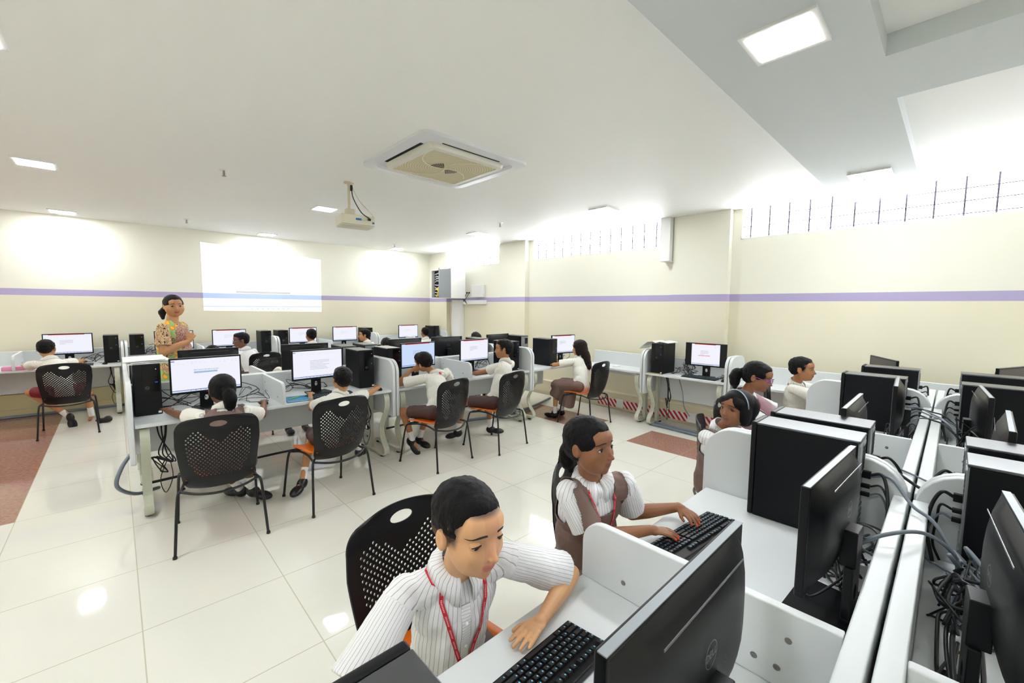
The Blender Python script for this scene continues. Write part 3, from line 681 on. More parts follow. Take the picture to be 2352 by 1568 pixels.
for i in range(9):
    z = .08+.06*i; mb.tube(spl([(D_+.07, .34, z), (D_+.03, .2, z+rnd.uniform(-.03, .03)), (D_+.02, .05, z+rnd.uniform(-.03, .03)), (D_+.07, -.1, z)]), .014, 6)
mb.build('grey_cables', mat('pale_cable', (178, 180, 184), .5), t, smooth=True)
mb = MB()
for i in range(8): mb.tube(spl([(D_+.05, -.1, .55-.02*i), (D_+.005, .0+.01*i, .40-.03*i), (D_+.01, .08+.02*i, .22), (D_+.02, .22-.03*i, .06+.01*i), (D_+.05, .30-.05*i, .03)]), .007, 6)
mb.build('yellow_cables', M['yellow'], t, smooth=True)
t = thing('junction_box', 'small white box with two black plugs beside the wiring cabinet', 'electrical box', (5.998, 7.40, 1.86))
MB().box(-.09, 0, -.19, .19, 0, .27).build('box', M['white'], t, bevel=.004)
MB().ball((-.1, .26, .10), .02, 10, 6).ball((-.1, .34, .10), .02, 10, 6).build('plug', M['cable'], t, smooth=True)
MB().tube(spl([(-.1, .26, .10), (-.12, .32, 0), (-.12, .42, -.08), (-.1, .45, -.1), (-.1, .5, .0)]), .006, 6).tube(spl([(-.1, .34, .10), (-.12, .40, 0), (-.12, .38, -.08), (-.1, .35, -.15), (-.1, .5, -.02)]), .006, 6).build('plug_cable', M['cable'], t, smooth=True)
tag(MB().box(5.90, 6.0, 7.16, 7.90, 1.70, 1.79).build('trunking', M['white'], bevel=.004), 'short horizontal white trunking under the small white box', 'trunking')
tag(MB().box(5.86, 5.998, 7.98, 8.28, .30, 1.80).build('cable_duct', M['white'], bevel=.004), 'vertical white duct running down from the wiring cabinet to the desks', 'duct')
tag(MB().box(5.80, 6.02, 2.87, 3.02, 2.33, H).build('pipe_box', M['white'], bevel=.004), 'white boxed pipe beside the pillar between the two right windows', 'pipe box')
tag(MB().box(5.845, 5.86, 1.6, 4.05, .05, .17).build('hazard_strip', M['hatch']), 'white strip with slanted red bars along the wall base under the windows', 'strip')
for i, yy in enumerate((3.62, 2.46)):
    tag(MB().box(5.825, 5.845, yy-.06, yy+.06, .05, .19).build('wall_socket', M['white'], bevel=.004), ['white socket on the red-barred strip near the long-haired girl', 'white socket on the red-barred strip under the lone desk'][i], 'socket')
# papers and books
t = thing('paper_stack', 'pile of white papers on the tower at the left end of the near left desk', 'papers', (.16, 4.66, 1.168), R(4))
for i, (dx, r_) in enumerate(((0, 0), (.012, 3), (-.01, -4))): 
    q = MB().box(-.12, .14, -.17, .16, .008*i, .008*i+.007).build('sheet_bundle', M['paper'], t); q.rotation_euler = (R(1), R(-1), R(r_)); q.location = (dx, 0, .004*i)
t = thing('open_book', 'open book drooping over the tower under the windows', 'book', (5.60, 2.84, 1.168), -PI/2)
def sheet(name, pts, w_, m_, par):
    vs = []; 
    for x, z in pts: vs += [(x, -w_/2, z), (x, w_/2, z), (x, w_/2, z+.006), (x, -w_/2, z+.006)]
    fs = [(4*i+a, 4*i+(a+1) % 4, 4*i+4+(a+1) % 4, 4*i+4+a) for i in range(len(pts)-1) for a in range(4)]+[(0, 3, 2, 1), tuple(4*(len(pts)-1)+q for q in range(4))]
    return MB().add(vs, fs).build(name, m_, par, smooth=False)
sheet('left_pages', [(-.26, -.10), (-.20, -.04), (-.13, .012), (-.06, .02), (0, .004)], .30, M['paper'], t)
sheet('right_pages', [(0, .004), (.05, .022), (.12, .018), (.17, .008)], .30, M['paper'], t)
sheet('yellow_heading', [(-.215, -.045), (-.15, .008), (-.10, .022)], .08, mat('yellow_print', (238, 220, 110), .7), t).location = (0, -.02, .002)
t = thing('folder', 'bright blue folder with a green pen on it beside the low divider', 'folder', (1.24, 4.27, .7505), R(-8))
MB().box(-.11, .11, -.10, .10, 0, .006).box(-.105, .105, -.095, .095, .006, .014, 1).box(-.11, .11, -.10, .10, .014, .018).build('covers', [M['blue'], M['paper']], t, bevel=.001)
MB().tube([(-.09, -.04, .022), (.02, .05, .022)], .004, 8).build('pen', mat('green_pen', (150, 200, 60), .4), t)
tag(MB().box(-.13, .13, -.09, .09, 0, .012).build('notebook', mat('navy_book', (24, 60, 110), .4), bevel=.002, loc=(.46, 4.205, .7505)), 'dark blue notebook at the ponytail girl\'s left elbow', 'book')
tag(MB().box(-.11, .11, -.07, .07, 0, .05).build('pencil_case', M['pink'], bevel=.01, loc=(-1.00, 8.56, .7505)), 'pink box on the back wall desk at the left edge', 'box')
for nme, lb, loc, rz in (('notebook', 'black book with a yellow edge in front of the tower under the windows', (5.425, 2.80, .7505), -PI/2),):
    t = thing(nme, lb, 'book', loc, rz); MB().box(-.09, .09, -.03, .03, 0, .012).build('cover', M['black'], t, bevel=.001); MB().box(-.088, .088, -.031, -.027, .003, .010).build('page_edge', mat('gold_edge', (190, 170, 60), .5), t)
tag(MB().box(-.06, .06, -.03, .03, 0, .012).build('eraser', M['white'], bevel=.003, loc=(5.60, 3.55, .7505)), 'small white pad lying on the empty wall desk', 'pad')
# ---------------------------------------------------------------- cables
def cable(label, pts, r_=.0045, m_='cable', name='cable', n=8):
    return tag(MB().tube(spl(pts, n), r_, 7).build(name, M[m_], smooth=True), label, 'cable')
def tangle(label, boxc, boxs, nl, seed, r_=.0042, m_='cable', zmin=.756):
    rnd = random.Random(seed); mb = MB()
    for i in range(nl):
        c_ = V([boxc[a]+rnd.uniform(-.4, .4)*boxs[a] for a in range(3)]); pts = []; ph = rnd.uniform(0, 6.3); tl = Euler((rnd.uniform(-1, 1), rnd.uniform(-1, 1), 0)).to_matrix(); rr = rnd.uniform(.25, .6)
        for q in range(9):
            a = ph+q*rnd.uniform(.6, .9); d_ = tl @ V((math.cos(a)*boxs[0]*rr, math.sin(a)*boxs[1]*rr, math.sin(a*1.7)*boxs[2]*.3)); p = c_+d_; p.z = max(p.z, zmin); pts.append(p)
        mb.tube(spl(pts, 6), r_*rnd.uniform(.7, 1.15), 6)
    return tag(mb.build('cable_tangle', M[m_], smooth=True), label, 'cables', None, 'stuff')
def plugset(name, x, y, s, label, grey=False):   # plugs and arching leads at a tower's rear; s = direction the rear faces along y
    t = thing('connector_leads', label, 'cables', (x, y, 0), 0)
    rnd = random.Random(int(x*100)+int(s*10))
    for i, (z, dx, r_, q) in enumerate(((1.01, .035, .0058, .30), (.965, .03, .004, .22), (.93, .035, .0035, .26))):
        a_ = rnd.uniform(.11, .17); b_ = rnd.uniform(-.12, .03); ld = MB().tube(spl([(dx, s*.04, z), (dx-.01, s*.10, z+.012), (dx+b_*.4, s*a_, z-.05), (dx+b_, s*(a_+.01), z-.14), (dx+b_*1.5-.03, s*(a_-.03), .775)]), r_, 7).build('lead', M['cableg'] if i == 2 else M['cable'], t, smooth=True)
        MB().box(dx-.010, dx+.010, min(0, s*.045), max(0, s*.045), z-(.014 if i == 0 else .007), z+(.014 if i == 0 else .007)).build('plug', M['black'], ld, bevel=.002)
    return t
for x, s in ((2.10, 'plugs and arching leads behind the large tower facing the girl typing'), (2.37, 'leads behind the second silver-topped tower left of the rail'), (4.22, 'leads behind the third tower left of the rail'), (4.90, 'leads behind the farthest tower left of the rail')):
    plugset('', x, .215 if x < 4.5 else .175, -.62 if x < 4.5 else -.5, s)
for x, s in ((2.07, 'big black plugs and leads at the nearest tower right of the rail'), (2.35, 'leads behind the second tower right of the rail'), (4.23, 'leads behind the third tower right of the rail'), (4.92, 'leads behind the farthest tower right of the rail')):
    plugset('', x, -.060, .52, s)
cable('grey cable arching over the rail from the left tangle to the right one, nearest', [(1.72, .22, .82), (1.62, .17, .93), (1.66, .10, .985), (1.78, .02, .975), (1.86, -.05, .90), (1.88, -.08, .80)], .006, 'cableg')
cable('grey cable crossing the rail beside the large tower', [(2.14, .20, 1.0), (2.12, .13, 1.02), (2.02, .06, .97), (1.94, 0, .955), (1.90, -.06, .85), (1.86, -.10, .77)], .006, 'cableg')
cable('black cable crossing the rail between the second towers', [(2.34, .20, 1.02), (2.28, .12, 1.0), (2.26, .05, .965), (2.20, -.02, .962), (2.2, -.08, .90), (2.18, -.06, .80)], .006)
cable('thin grey cable lying across the rail by the second tower', [(2.50, .12, .955), (2.45, .08, .958), (2.35, .0, .958), (2.30, -.05, .94), (2.3, -.06, .85)], .004, 'cableg')
for i, (x, dx, m_) in enumerate(((3.62, .28, 'cableg'), (3.78, -.22, 'cable'), (3.95, -.32, 'cableg'), (4.05, -.18, 'cable'), (4.1, -.5, 'cableg'))):
    cable(['grey cable looping over the rail beyond the low divider', 'black cable over the rail beyond the low divider', 'long grey cable slanting over the rail towards the right tangle', 'black cable near the third towers crossing the rail', 'longest grey cable slanting down over the rail'][i],
          [(x, .20, .85+.03*i), (x+.02, .14, .97), (x+dx*.4, .06, .975), (x+dx*.7, 0, .965), (x+dx, -.08, .88), (x+dx, -.10, .78)], .005, m_)
tangle('tangle of black cables on the desk left of the rail behind the girl\'s monitor', (1.74, .20, .80), (.30, .12, .12), 12, 1)
tangle('tangle of grey cables on the desk left of the rail behind the girl\'s monitor', (1.80, .20, .82), (.2, .10, .12), 4, 2, .0055, 'cableg')
tangle('large tangle of black cables right of the rail, lower right of the picture', (1.75, -.10, .82), (.28, .12, .18), 14, 5)
tangle('grey cables mixed into the tangle right of the rail', (1.80, -.09, .86), (.25, .08, .2), 6, 6, .0055, 'cableg')
tangle('tangle of cables left of the rail beside the third tower', (3.98, .22, .79), (.22, .13, .08), 9, 7)
tangle('tangle of cables right of the rail before the low divider', (3.45, -.09, .80), (.5, .10, .12), 12, 8)
tangle('loops of black cable right of the first monitor on the near left desk', (.93, 4.56, .80), (.22, .2, .12), 4, 9, .003)
tangle('cables behind the stand of the cursive-text monitor', (.42, 4.66, .79), (.42, .18, .1), 5, 10, .004)
tangle('cables behind the stand of the plain-document monitor', (1.40, 4.72, .78), (.42, .12, .06), 4, 11, .004)
tangle('cables around the stand of the boy in profile\'s monitor', (3.82, 4.66, .82), (.25, .14, .14), 5, 12, .004)
tangle('cables beside the lone monitor under the windows', (5.68, 2.52, .82), (.14, .26, .16), 8, 13, .004)
tangle('small dark cables right of the lone monitor under the windows', (5.68, 1.98, .78), (.1, .14, .05), 4, 14, .003)
tangle('cables beside the long-haired girl\'s monitor', (5.45, 4.60, .78), (.3, .12, .05), 4, 15, .003)
tangle('coiled black cables on the desk at lower right, under the cut-off monitor', (1.35, -.05, .78), (.5, .08, .05), 5, 22, .005)
tangle('cables between monitor and tower on the back wall near the boy in maroon shorts', (-.28, 9.0, .80), (.28, .2, .12), 4, 16, .004)
tangle('cables on the back wall desk left of the teacher', (.42, 9.0, .82), (.16, .2, .2), 4, 17, .004)
# cable bundles under desks
def under(label, x, y, seed, zt=.72):
    rnd = random.Random(seed); mb = MB()
    for i in range(4):
        a = rnd.uniform(-.05, .05); mb.tube(spl([(x+a, y+.03, zt), (x+a*.6, y, zt-.15), (x+rnd.uniform(-.06, .06), y-.02, .42), (x+rnd.uniform(-.05, .08), y, .33), (x+rnd.uniform(-.08, .05), y, .40), (x+rnd.uniform(-.03, .05), y, .28), (x+.02, y, .25)]), .005, 6)
    mb.tube(spl([(x+.02, y, .36), (x-.03, y, .2), (x, y, .08), (x+.05, y, .2), (x+.04, y, .34)]), .0035, 6)
    return tag(mb.build('hanging_cables', M['cable'], smooth=True), label, 'cables', None, 'stuff')
under('knotted black cables hanging under the left end of the near left desk', .24, 4.45, 1)
under('black cables hanging under the desk by the second tall panel', 2.0, 4.50, 2)
under('black cables hanging under the back wall desk beside the teacher\'s panel', -.06, 8.95, 3)
under('black cables hanging under the wall desk with the lone monitor', 5.62, 2.72, 4)
under('black cables hanging under the back wall desk behind the boy with glasses', 1.85, 8.95, 5)
cable('pale cable hanging under the wall desk with the lone monitor', [(5.66, 2.60, .72), (5.64, 2.52, .5), (5.66, 2.50, .3), (5.78, 2.47, .15)], .007, 'grey')
cable('thick grey conduit looping out past the left end of the near left desk', [(.20, 4.55, .10), (.05, 4.35, .16), (-.05, 4.25, .28), (-.02, 4.3, .40), (.05, 4.5, .46)], .014, 'cableg', 'conduit')
cable('black cable sagging under the near left desk above the floor', [(.10, 4.6, .14), (.6, 4.72, .11), (1.2, 4.74, .12), (1.9, 4.6, .15)], .012)
cable('black cable sagging under the middle desk of the near row', [(2.25, 4.5, .22), (2.7, 4.68, .17), (3.2, 4.66, .2), (3.7, 4.6, .30)], .012)
cable('grey conduit on the floor under the far end desk', [(3.6, 4.7, .03), (4.3, 4.55, .03), (5.0, 4.7, .03), (5.6, 4.9, .03)], .02, 'cableg', 'conduit')
cable('grey conduits on the floor under the wall desk with the lone monitor', [(5.45, 2.86, .02), (5.42, 2.5, .025), (5.40, 2.1, .02), (5.45, 1.7, .02)], .018, 'cableg', 'conduit')
cable('second grey conduit on the floor under the lone wall desk', [(5.55, 2.86, .02), (5.52, 2.4, .02), (5.55, 2.0, .02), (5.55, 1.7, .02)], .018, 'cableg', 'conduit')
cable('grey conduit along the foot of the back wall', [(-3, 9.15, .02), (-1, 9.14, .02), (.0, 9.15, .02), (.1, 9.15, .02)], .02, 'cableg', 'conduit')
cable('thin cord of the girl\'s keyboard curving over the white desk', [(1.43, .56, .757), (1.36, .50, .79), (1.32, .46, .80), (1.33, .38, .765), (1.38, .30, .757)], .0018)
# ---------------------------------------------------------------- people
def skinmat(name, c, lip):
    m = mat(name, c, .5, bump=(180, .05, .0006)); k = N(m); a = k.n('ShaderNodeAttribute', attribute_name='tint')
    s = k.n('ShaderNodeSeparateColor'); k.l(a.outputs['Color'], s.inputs[0])
    nz = k.noise(9, 3); c1 = k.mix(k.M('MULTIPLY', nz, .35), lin(c), lin(tuple(q*.86 for q in c)))
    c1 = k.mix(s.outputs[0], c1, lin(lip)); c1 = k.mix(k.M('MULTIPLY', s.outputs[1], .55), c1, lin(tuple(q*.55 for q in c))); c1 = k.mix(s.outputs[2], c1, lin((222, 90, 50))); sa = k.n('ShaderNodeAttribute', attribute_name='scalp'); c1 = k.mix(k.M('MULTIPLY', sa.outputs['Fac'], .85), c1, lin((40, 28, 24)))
    k.l(c1, k.p.inputs['Base Color']); k.p.inputs['Subsurface Weight'].default_value = .08; k.p.inputs['Subsurface Radius'].default_value = (.02, .008, .004); k.p.inputs['Subsurface Scale'].default_value = .3
    return m
SK = {'light': skinmat('skin_light', (224, 172, 124), (200, 122, 104)), 'mid': skinmat('skin_mid', (196, 142, 96), (166, 92, 76)), 'tan': skinmat('skin_tan', (174, 120, 78), (150, 84, 72)), 'brown': skinmat('skin_brown', (148, 98, 64), (128, 72, 64)), 'dark': skinmat('skin_deep', (120, 78, 52), (104, 58, 52))}
def hairmat(name, c, c2, sc=(60, 60, 8)):
    m = mat(name, c, .5, spec=.18); k = N(m); tc = k.n('ShaderNodeTexCoord'); mp = k.n('ShaderNodeMapping'); mp.inputs['Scale'].default_value = sc; k.l(tc.outputs['Object'], mp.inputs[0])
    nz = k.noise(6, 6, mp.outputs[0]); k.l(k.mix(nz, lin(c), lin(c2)), k.p.inputs['Base Color'])
    b = k.n('ShaderNodeBump'); b.inputs['Strength'].default_value = .9; b.inputs['Distance'].default_value = .004; k.l(nz, b.inputs['Height']); k.l(b.outputs['Normal'], k.p.inputs['Normal'])
    return m
M['hair'] = hairmat('black_hair', (5, 5, 6), (16, 14, 15)); M['hairb'] = hairmat('dark_brown_hair', (13, 8, 8), (38, 24, 20)); M['hairf'] = hairmat('faded_hair', (58, 40, 28), (104, 76, 52)); M['hairs'] = hairmat('short_black_hair', (7, 6, 7), (22, 18, 18), (40, 40, 30))
def stripemat(name, c, cs, n):
    m = mat(name, c, .7, bump=(14, .35, .012)); k = N(m); a = k.n('ShaderNodeAttribute', attribute_name='su')
    fr = k.M('FRACT', k.M('MULTIPLY', a.outputs['Fac'], n)); st = k.M('LESS_THAN', fr, .13)
    k.l(k.mix(k.M('MULTIPLY', st, .6), lin(c), lin(cs)), k.p.inputs['Base Color']); return m
M['shirt'] = stripemat('striped_school_shirt', (240, 240, 240), (112, 104, 108), 104)
M['shirtf'] = stripemat('fine_striped_shirt', (238, 236, 226), (150, 144, 136), 110)
M['pinafore'] = mat('brown_pinafore', (116, 92, 82), .65, bump=(10, .3, .01)); M['shorts'] = mat('brown_shorts', (82, 60, 58), .7, bump=(12, .3, .01)); M['maroon'] = mat('maroon_shorts', (120, 14, 34), .6, bump=(12, .3, .01))
M['rose'] = mat('pale_rose_pinafore', (206, 172, 182), .65)
M['sock'] = mat('white_sock', (236, 236, 234), .8, bump=(90, .2, .002)); M['shoe'] = mat('black_shoe', (16, 16, 20), .35)
M['eye'] = mat('eye_white', (232, 228, 222), .2); M['iris'] = mat('iris_dark', (38, 22, 16), .12); M['brow'] = mat('brow_hair', (32, 22, 20), .7)
m = mat('lanyard_red', (200, 20, 40), .4); k = N(m); tcu = k.n('ShaderNodeAttribute', attribute_name='su'); fr = k.M('FRACT', k.M('MULTIPLY', tcu.outputs['Fac'], 240)); f2 = k.M('FRACT', k.M('MULTIPLY', tcu.outputs['Fac'], 22)); tc = k.n('ShaderNodeAttribute', attribute_name='sv')
k.l(k.mix(k.M('MULTIPLY', k.M('MULTIPLY', k.M('LESS_THAN', fr, .55), k.M('LESS_THAN', f2, .78)), k.band(tc.outputs['Fac'], .33, .67)), lin((200, 20, 40)), lin((232, 190, 196))), k.p.inputs['Base Color']); M['lanyard'] = m
M['teeth'] = mat('teeth', (238, 232, 222), .25); M['gold'] = mat('gold_earring', (214, 160, 50), .25, .9)
M['glass_blue'] = mat('blue_spectacles', (70, 110, 150), .3); M['glass_purple'] = mat('purple_spectacles', (150, 60, 150), .3); M['band'] = mat('grey_hairband', (150, 170, 180), .2, .3)
def frame_(f, u):
    f = f.normalized(); r_ = f.cross(u).normalized(); u = r_.cross(f); return Matrix(((r_.x, f.x, u.x), (r_.y, f.y, u.y), (r_.z, f.z, u.z)))
class Blob(MB):
    def cap(s, a, b, ra, rb=None, n=14):
        rb = ra if rb is None else rb; a = V(a); b = V(b); d = b-a; L_ = d.length
        pr = []
        for i in range(6): q = -PI/2+PI/2*i/5; pr.append((ra*math.cos(q), ra*math.sin(q)))
        for i in range(6): q = PI/2*i/5; pr.append((rb*math.cos(q), L_+rb*math.sin(q)))
        return s.rev(a, d, pr, n)
    def fr(s, a, b, ra, rb, n=18): a = V(a); b = V(b); return s.rev(a, b-a, [(0, 0), (ra, 0), ((ra+rb)/2, (b-a).length/2), (rb, (b-a).length), (0, (b-a).length)], n)
    def rev(s, a, d, pr, n):
        t = d.normalized(); q = t.orthogonal().normalized(); w_ = t.cross(q); vs = []
        for r_, z in pr:
            for k_ in range(n): vs.append(a+t*z+(q*math.cos(2*PI*k_/n)+w_*math.sin(2*PI*k_/n))*max(r_, 1e-5))
        m_ = len(pr); return s.add(vs, [(i*n+k_, i*n+(k_+1) % n, (i+1)*n+(k_+1) % n, (i+1)*n+k_) for i in range(m_-1) for k_ in range(n)]+[tuple(range(n))[::-1], tuple((m_-1)*n+k_ for k_ in range(n))])
    def fuse(s, name, m_, parent, base, vox, sm=3, smf=.6, post=None):
        me = bpy.data.meshes.new(name); me.from_pydata([tuple(q) for q in s.v], [], s.f)
        bm = bmesh.new(); bm.from_mesh(me); bmesh.ops.recalc_face_normals(bm, faces=bm.faces); bm.to_mesh(me); bm.free()
        o = bpy.data.objects.new(name, me); COL.objects.link(o)
        r_ = o.modifiers.new('r', 'REMESH'); r_.mode = 'VOXEL'; r_.voxel_size = vox; r_.adaptivity = 0
        if sm: q = o.modifiers.new('s', 'SMOOTH'); q.iterations = sm; q.factor = smf
        dg = bpy.context.evaluated_depsgraph_get(); m2 = bpy.data.meshes.new_from_object(o.evaluated_get(dg)); o.modifiers.clear(); o.data = m2; bpy.data.meshes.remove(me)
        if post: post(m2)
        for v in m2.vertices: v.co -= base
        m2.materials.clear(); m2.materials.append(m_); m2.polygons.foreach_set('use_smooth', [True]*len(m2.polygons)); o.parent = parent; m2.update()
        return o
def attr(me, name, fn):
    a = me.attributes.new(name, 'FLOAT', 'POINT'); a.data.foreach_set('value', [fn(v.co) for v in me.vertices])
def segd(p, a, b): t = max(0, min(1, (p-a).dot(b-a)/max(1e-9, (b-a).length_squared))); return (p-a-(b-a)*t).length
def smo(x, a, b): t = max(0, min(1, (x-a)/(b-a))); return t*t*(3-2*t)
def ik(a, c, l1, l2, pole):
    d = c-a; L_ = min(d.length, (l1+l2)*.995); t = d.normalized(); x = (l1*l1-l2*l2+L_*L_)/(2*L_); h_ = math.sqrt(max(0, l1*l1-x*x)); p = pole-t*pole.dot(t); return a+t*x+p.normalized()*h_
def hand(B, W, hd, up_, side, sc, curl=.5, spread=1.0, hero=True, nails=None):
    # W wrist, hd finger direction, up_ back-of-hand normal, side +1: thumb lies on +x of the (hd x up) axis
    F = frame_(hd, up_); x = V((F[0][0], F[1][0], F[2][0]))*side; f = V((F[0][1], F[1][1], F[2][1])); u = V((F[0][2], F[1][2], F[2][2]))
    T = Matrix(((x.x, f.x, u.x), (x.y, f.y, u.y), (x.z, f.z, u.z))); s = sc
    P_ = lambda a, b, c: W+(x*a+f*b+u*c)*s
    B.ball(P_(0, .035, .001), (.029*s, .038*s, .0125*s), 16, 10, 0, T); B.ball(P_(.002, .048, .001), (.031*s, .026*s, .0115*s), 16, 10, 0, T)
    B.cap(P_(0, -.005, 0), P_(.0, .02, 0), .0195*s, .021*s)
    B.cap(P_(.015, .018, -.002), P_(.030, .042, -.006), .0125*s, .0095*s)
    tips = []
    for i, (ox_, ln) in enumerate(((.024, .062), (.0085, .070), (-.0075, .065), (-.0225, .052))):
        an = (ox_/.024)*.13*spread; d = V((math.sin(an), math.cos(an), 0)); p = V((ox_, .060-.004*abs(i-1.3), .001)); dz = .10; q0 = p
        for j_, (fr_, r0, r1) in enumerate(((.44, .0083, .0076), (.31, .0076, .0068), (.25, .0068, .0058))):
            ang = dz; q1 = q0+V((d.x*math.cos(ang), d.y*math.cos(ang), -math.sin(ang)))*ln*fr_; B.cap(P_(*q0), P_(*q1), r0*s, r1*s, 10); q0 = q1; dz += curl*(.9 if j_ == 0 else .7)
        tips.append((P_(*q0)))
    t0 = V((.027, .036, -.005)); t1 = t0+V((.016, .022, -.004)); t2 = t1+V((.007, .022, -.004)); B.cap(P_(*t0), P_(*t1), .0098*s, .0085*s, 10); B.cap(P_(*t1), P_(*t2), .0085*s, .0066*s, 10)
    return tips
def head_blobs(B, T, h, fat=1.0, det=True):
    # T: 4x4 head frame (x right, y face, z up, origin head centre); h = head height
    def P_(x, y, z): return T @ V((x*h, y*h, z*h))
    R3 = T.to_3x3()
    E = lambda c, r_, n=20, m_=14: B.ball(P_(*c), tuple(q*h for q in r_), n, m_, 0, R3)
    E((0, -.07, .13), (.345, .435, .365), 28, 18); E((0, .085, -.09), (.318*fat, .315, .40), 28, 18)
    E((0, .165, -.255), (.205*fat, .205, .195), 24, 16); E((0, .245, -.385), (.095*fat, .095, .075))
    for s in (-1, 1):
        E((s*.135*fat, .07, -.215), (.155*fat, .20, .175)); E((s*.165*fat, .205, -.125), (.135*fat, .135, .15))
        E((s*.335, -.035, -.04), (.045, .06, .10)); E((s*.368, -.06, -.02), (.020, .078, .118)); E((s*.355, -.045, -.11), (.022, .035, .04))
        if det: B.ball(P_(s*.036, .418, -.150), .027*h, 10, 8)
    E((0, .235, .16), (.262, .155, .20), 24, 16)
    B.cap(P_(0, .375, .0), P_(0, .430, -.115), .026*h, .034*h); B.ball(P_(0, .446, -.135), .038*h, 12, 8)
    B.cap(P_(-.085, .348, -.251), P_(0, .382, -.242), .012*h, .018*h, 10); B.cap(P_(.085, .348, -.251), P_(0, .382, -.242), .012*h, .018*h, 10)
    B.cap(P_(-.065, .350, -.280), P_(.065, .350, -.280), .020*h, .020*h, 10); B.cap(P_(-.025, .364, -.284), P_(.025, .364, -.284), .021*h, .021*h, 10)
def relax(me, wt, iters):
    import numpy as np
    n = len(me.vertices); co = np.empty(n*3); me.vertices.foreach_get('co', co); co = co.reshape(n, 3)
    e = np.empty(len(me.edges)*2, dtype=np.int64); me.edges.foreach_get('vertices', e); e = e.reshape(-1, 2)
    sel = wt > 0; e = e[sel[e[:, 0]] | sel[e[:, 1]]]; deg = np.bincount(e.ravel(), minlength=n).astype(float); deg[deg == 0] = 1
    for _ in range(iters):
        acc = np.zeros((n, 3))
        for c in range(3): acc[:, c] = np.bincount(e[:, 0], co[e[:, 1], c], n)+np.bincount(e[:, 1], co[e[:, 0], c], n)
        co += (acc/deg[:, None]-co)*wt[:, None]*sel[:, None]
    me.vertices.foreach_set('co', co.ravel()); me.update()
def add_face(T, h, body, base, par, skin, lid=0.0, gaze=(0, 0), brow='brow', eyes=True):
    bvh = BVHTree.FromPolygons([v.co+base for v in body.data.vertices], [tuple(p.vertices) for p in body.data.polygons])
    R3 = T.to_3x3(); F = R3 @ V((0, 1, 0))
    def hit(x, z):
        o = T @ V((x*h, .9*h, z*h)); r_ = bvh.ray_cast(o, -F)
        return r_[0] if r_[0] is not None else T @ V((x*h, .35*h, z*h))
    for s in (-1, 1):
        p = hit(s*.148, .005); r_ = .070*h; c_ = p-F*(r_*.74)
        G = R3 @ Euler((R(gaze[1]), 0, R(-gaze[0]))).to_matrix()
        mb = MB(); n, m_ = 20, 16; vs = []
        for i in range(m_+1):
            for k_ in range(n): a = PI*i/m_; b = 2*PI*k_/n; vs.append(c_-base+G @ V((r_*math.sin(a)*math.cos(b), r_*math.cos(a), r_*math.sin(a)*math.sin(b))))
        for i in range(m_): mb.add([], []); mb.f += [(i*n+k_, (i+1)*n+k_, (i+1)*n+(k_+1) % n, i*n+(k_+1) % n) for k_ in range(n)]; mb.mi += [1 if i < 3 else 0]*n
        mb.v = vs; mb.build('eye', [M['eye'], M['iris']], par, smooth=True)
        # lids: shell around the eyeball, open in an almond
        mb = MB(); n, m_ = 28, 20; rr = r_*1.10; vs = []; idx = {}
        top, bot = R(27-lid*34), R(-20-lid*8)
        for i in range(n+1):
            az_ = R(-86+172*i/n); w_ = math.cos(az_*1.5)**.8 if abs(az_*1.5) < PI/2 else 0
            for j_ in range(m_+1):
                for part in (0, 1):
                    e0 = (top*w_-R(2) if part else bot*w_-R(2)); e1 = R(82) if part else R(-82); el = e0+(e1-e0)*(j_/m_)
                    idx[(i, j_, part)] = len(vs); vs.append(c_-base+R3 @ V((rr*math.cos(el)*math.sin(az_), rr*math.cos(el)*math.cos(az_), rr*math.sin(el))))
        mb.add(vs, [(idx[(i, j_, q)], idx[(i+1, j_, q)], idx[(i+1, j_+1, q)], idx[(i, j_+1, q)]) for i in range(n) for j_ in range(m_) for q in (0, 1)]); mb.build('eyelid', skin, par, smooth=True)
        pts = [c_-base+R3 @ V((rr*1.03*math.cos(e_)*math.sin(a_), rr*1.03*math.cos(e_)*math.cos(a_), rr*1.03*math.sin(e_))) for a_, e_ in [(R(q), top*max(0, math.cos(R(q)*1.5))**.8-R(2)) for q in range(-60, 61, 10)]]
        MB().tube(pts, [.004*h+.005*h*math.sin(PI*i/12) for i in range(13)], 6).build('eyelashes', M['brow'], par, smooth=True)
        pb = []
        for q in range(8):
            u_ = q/7; x = s*(.07+.185*u_); z = .108+.024*math.sin(PI*min(1, u_*.9+.22))-.022*u_; pb.append(hit(x, z)-F*.0004-base)
        MB().tube(pb, [h*(.0125 if skin == SK['light'] else .011)*(max(0, math.sin(PI*min(1, .3+i/7*.7))))**.6+.0003 for i in range(8)], 6).build('eyebrow', M['brow'], par, smooth=True)
    return hit
def noisy(me, amp, sc, base=V((0, 0, 0))):
    ns = [v.normal.copy() for v in me.vertices]
    for v, n_ in zip(me.vertices, ns): v.co += n_*(amp*noise.noise(v.co*sc)+amp*.5*noise.noise(v.co*sc*2.6))
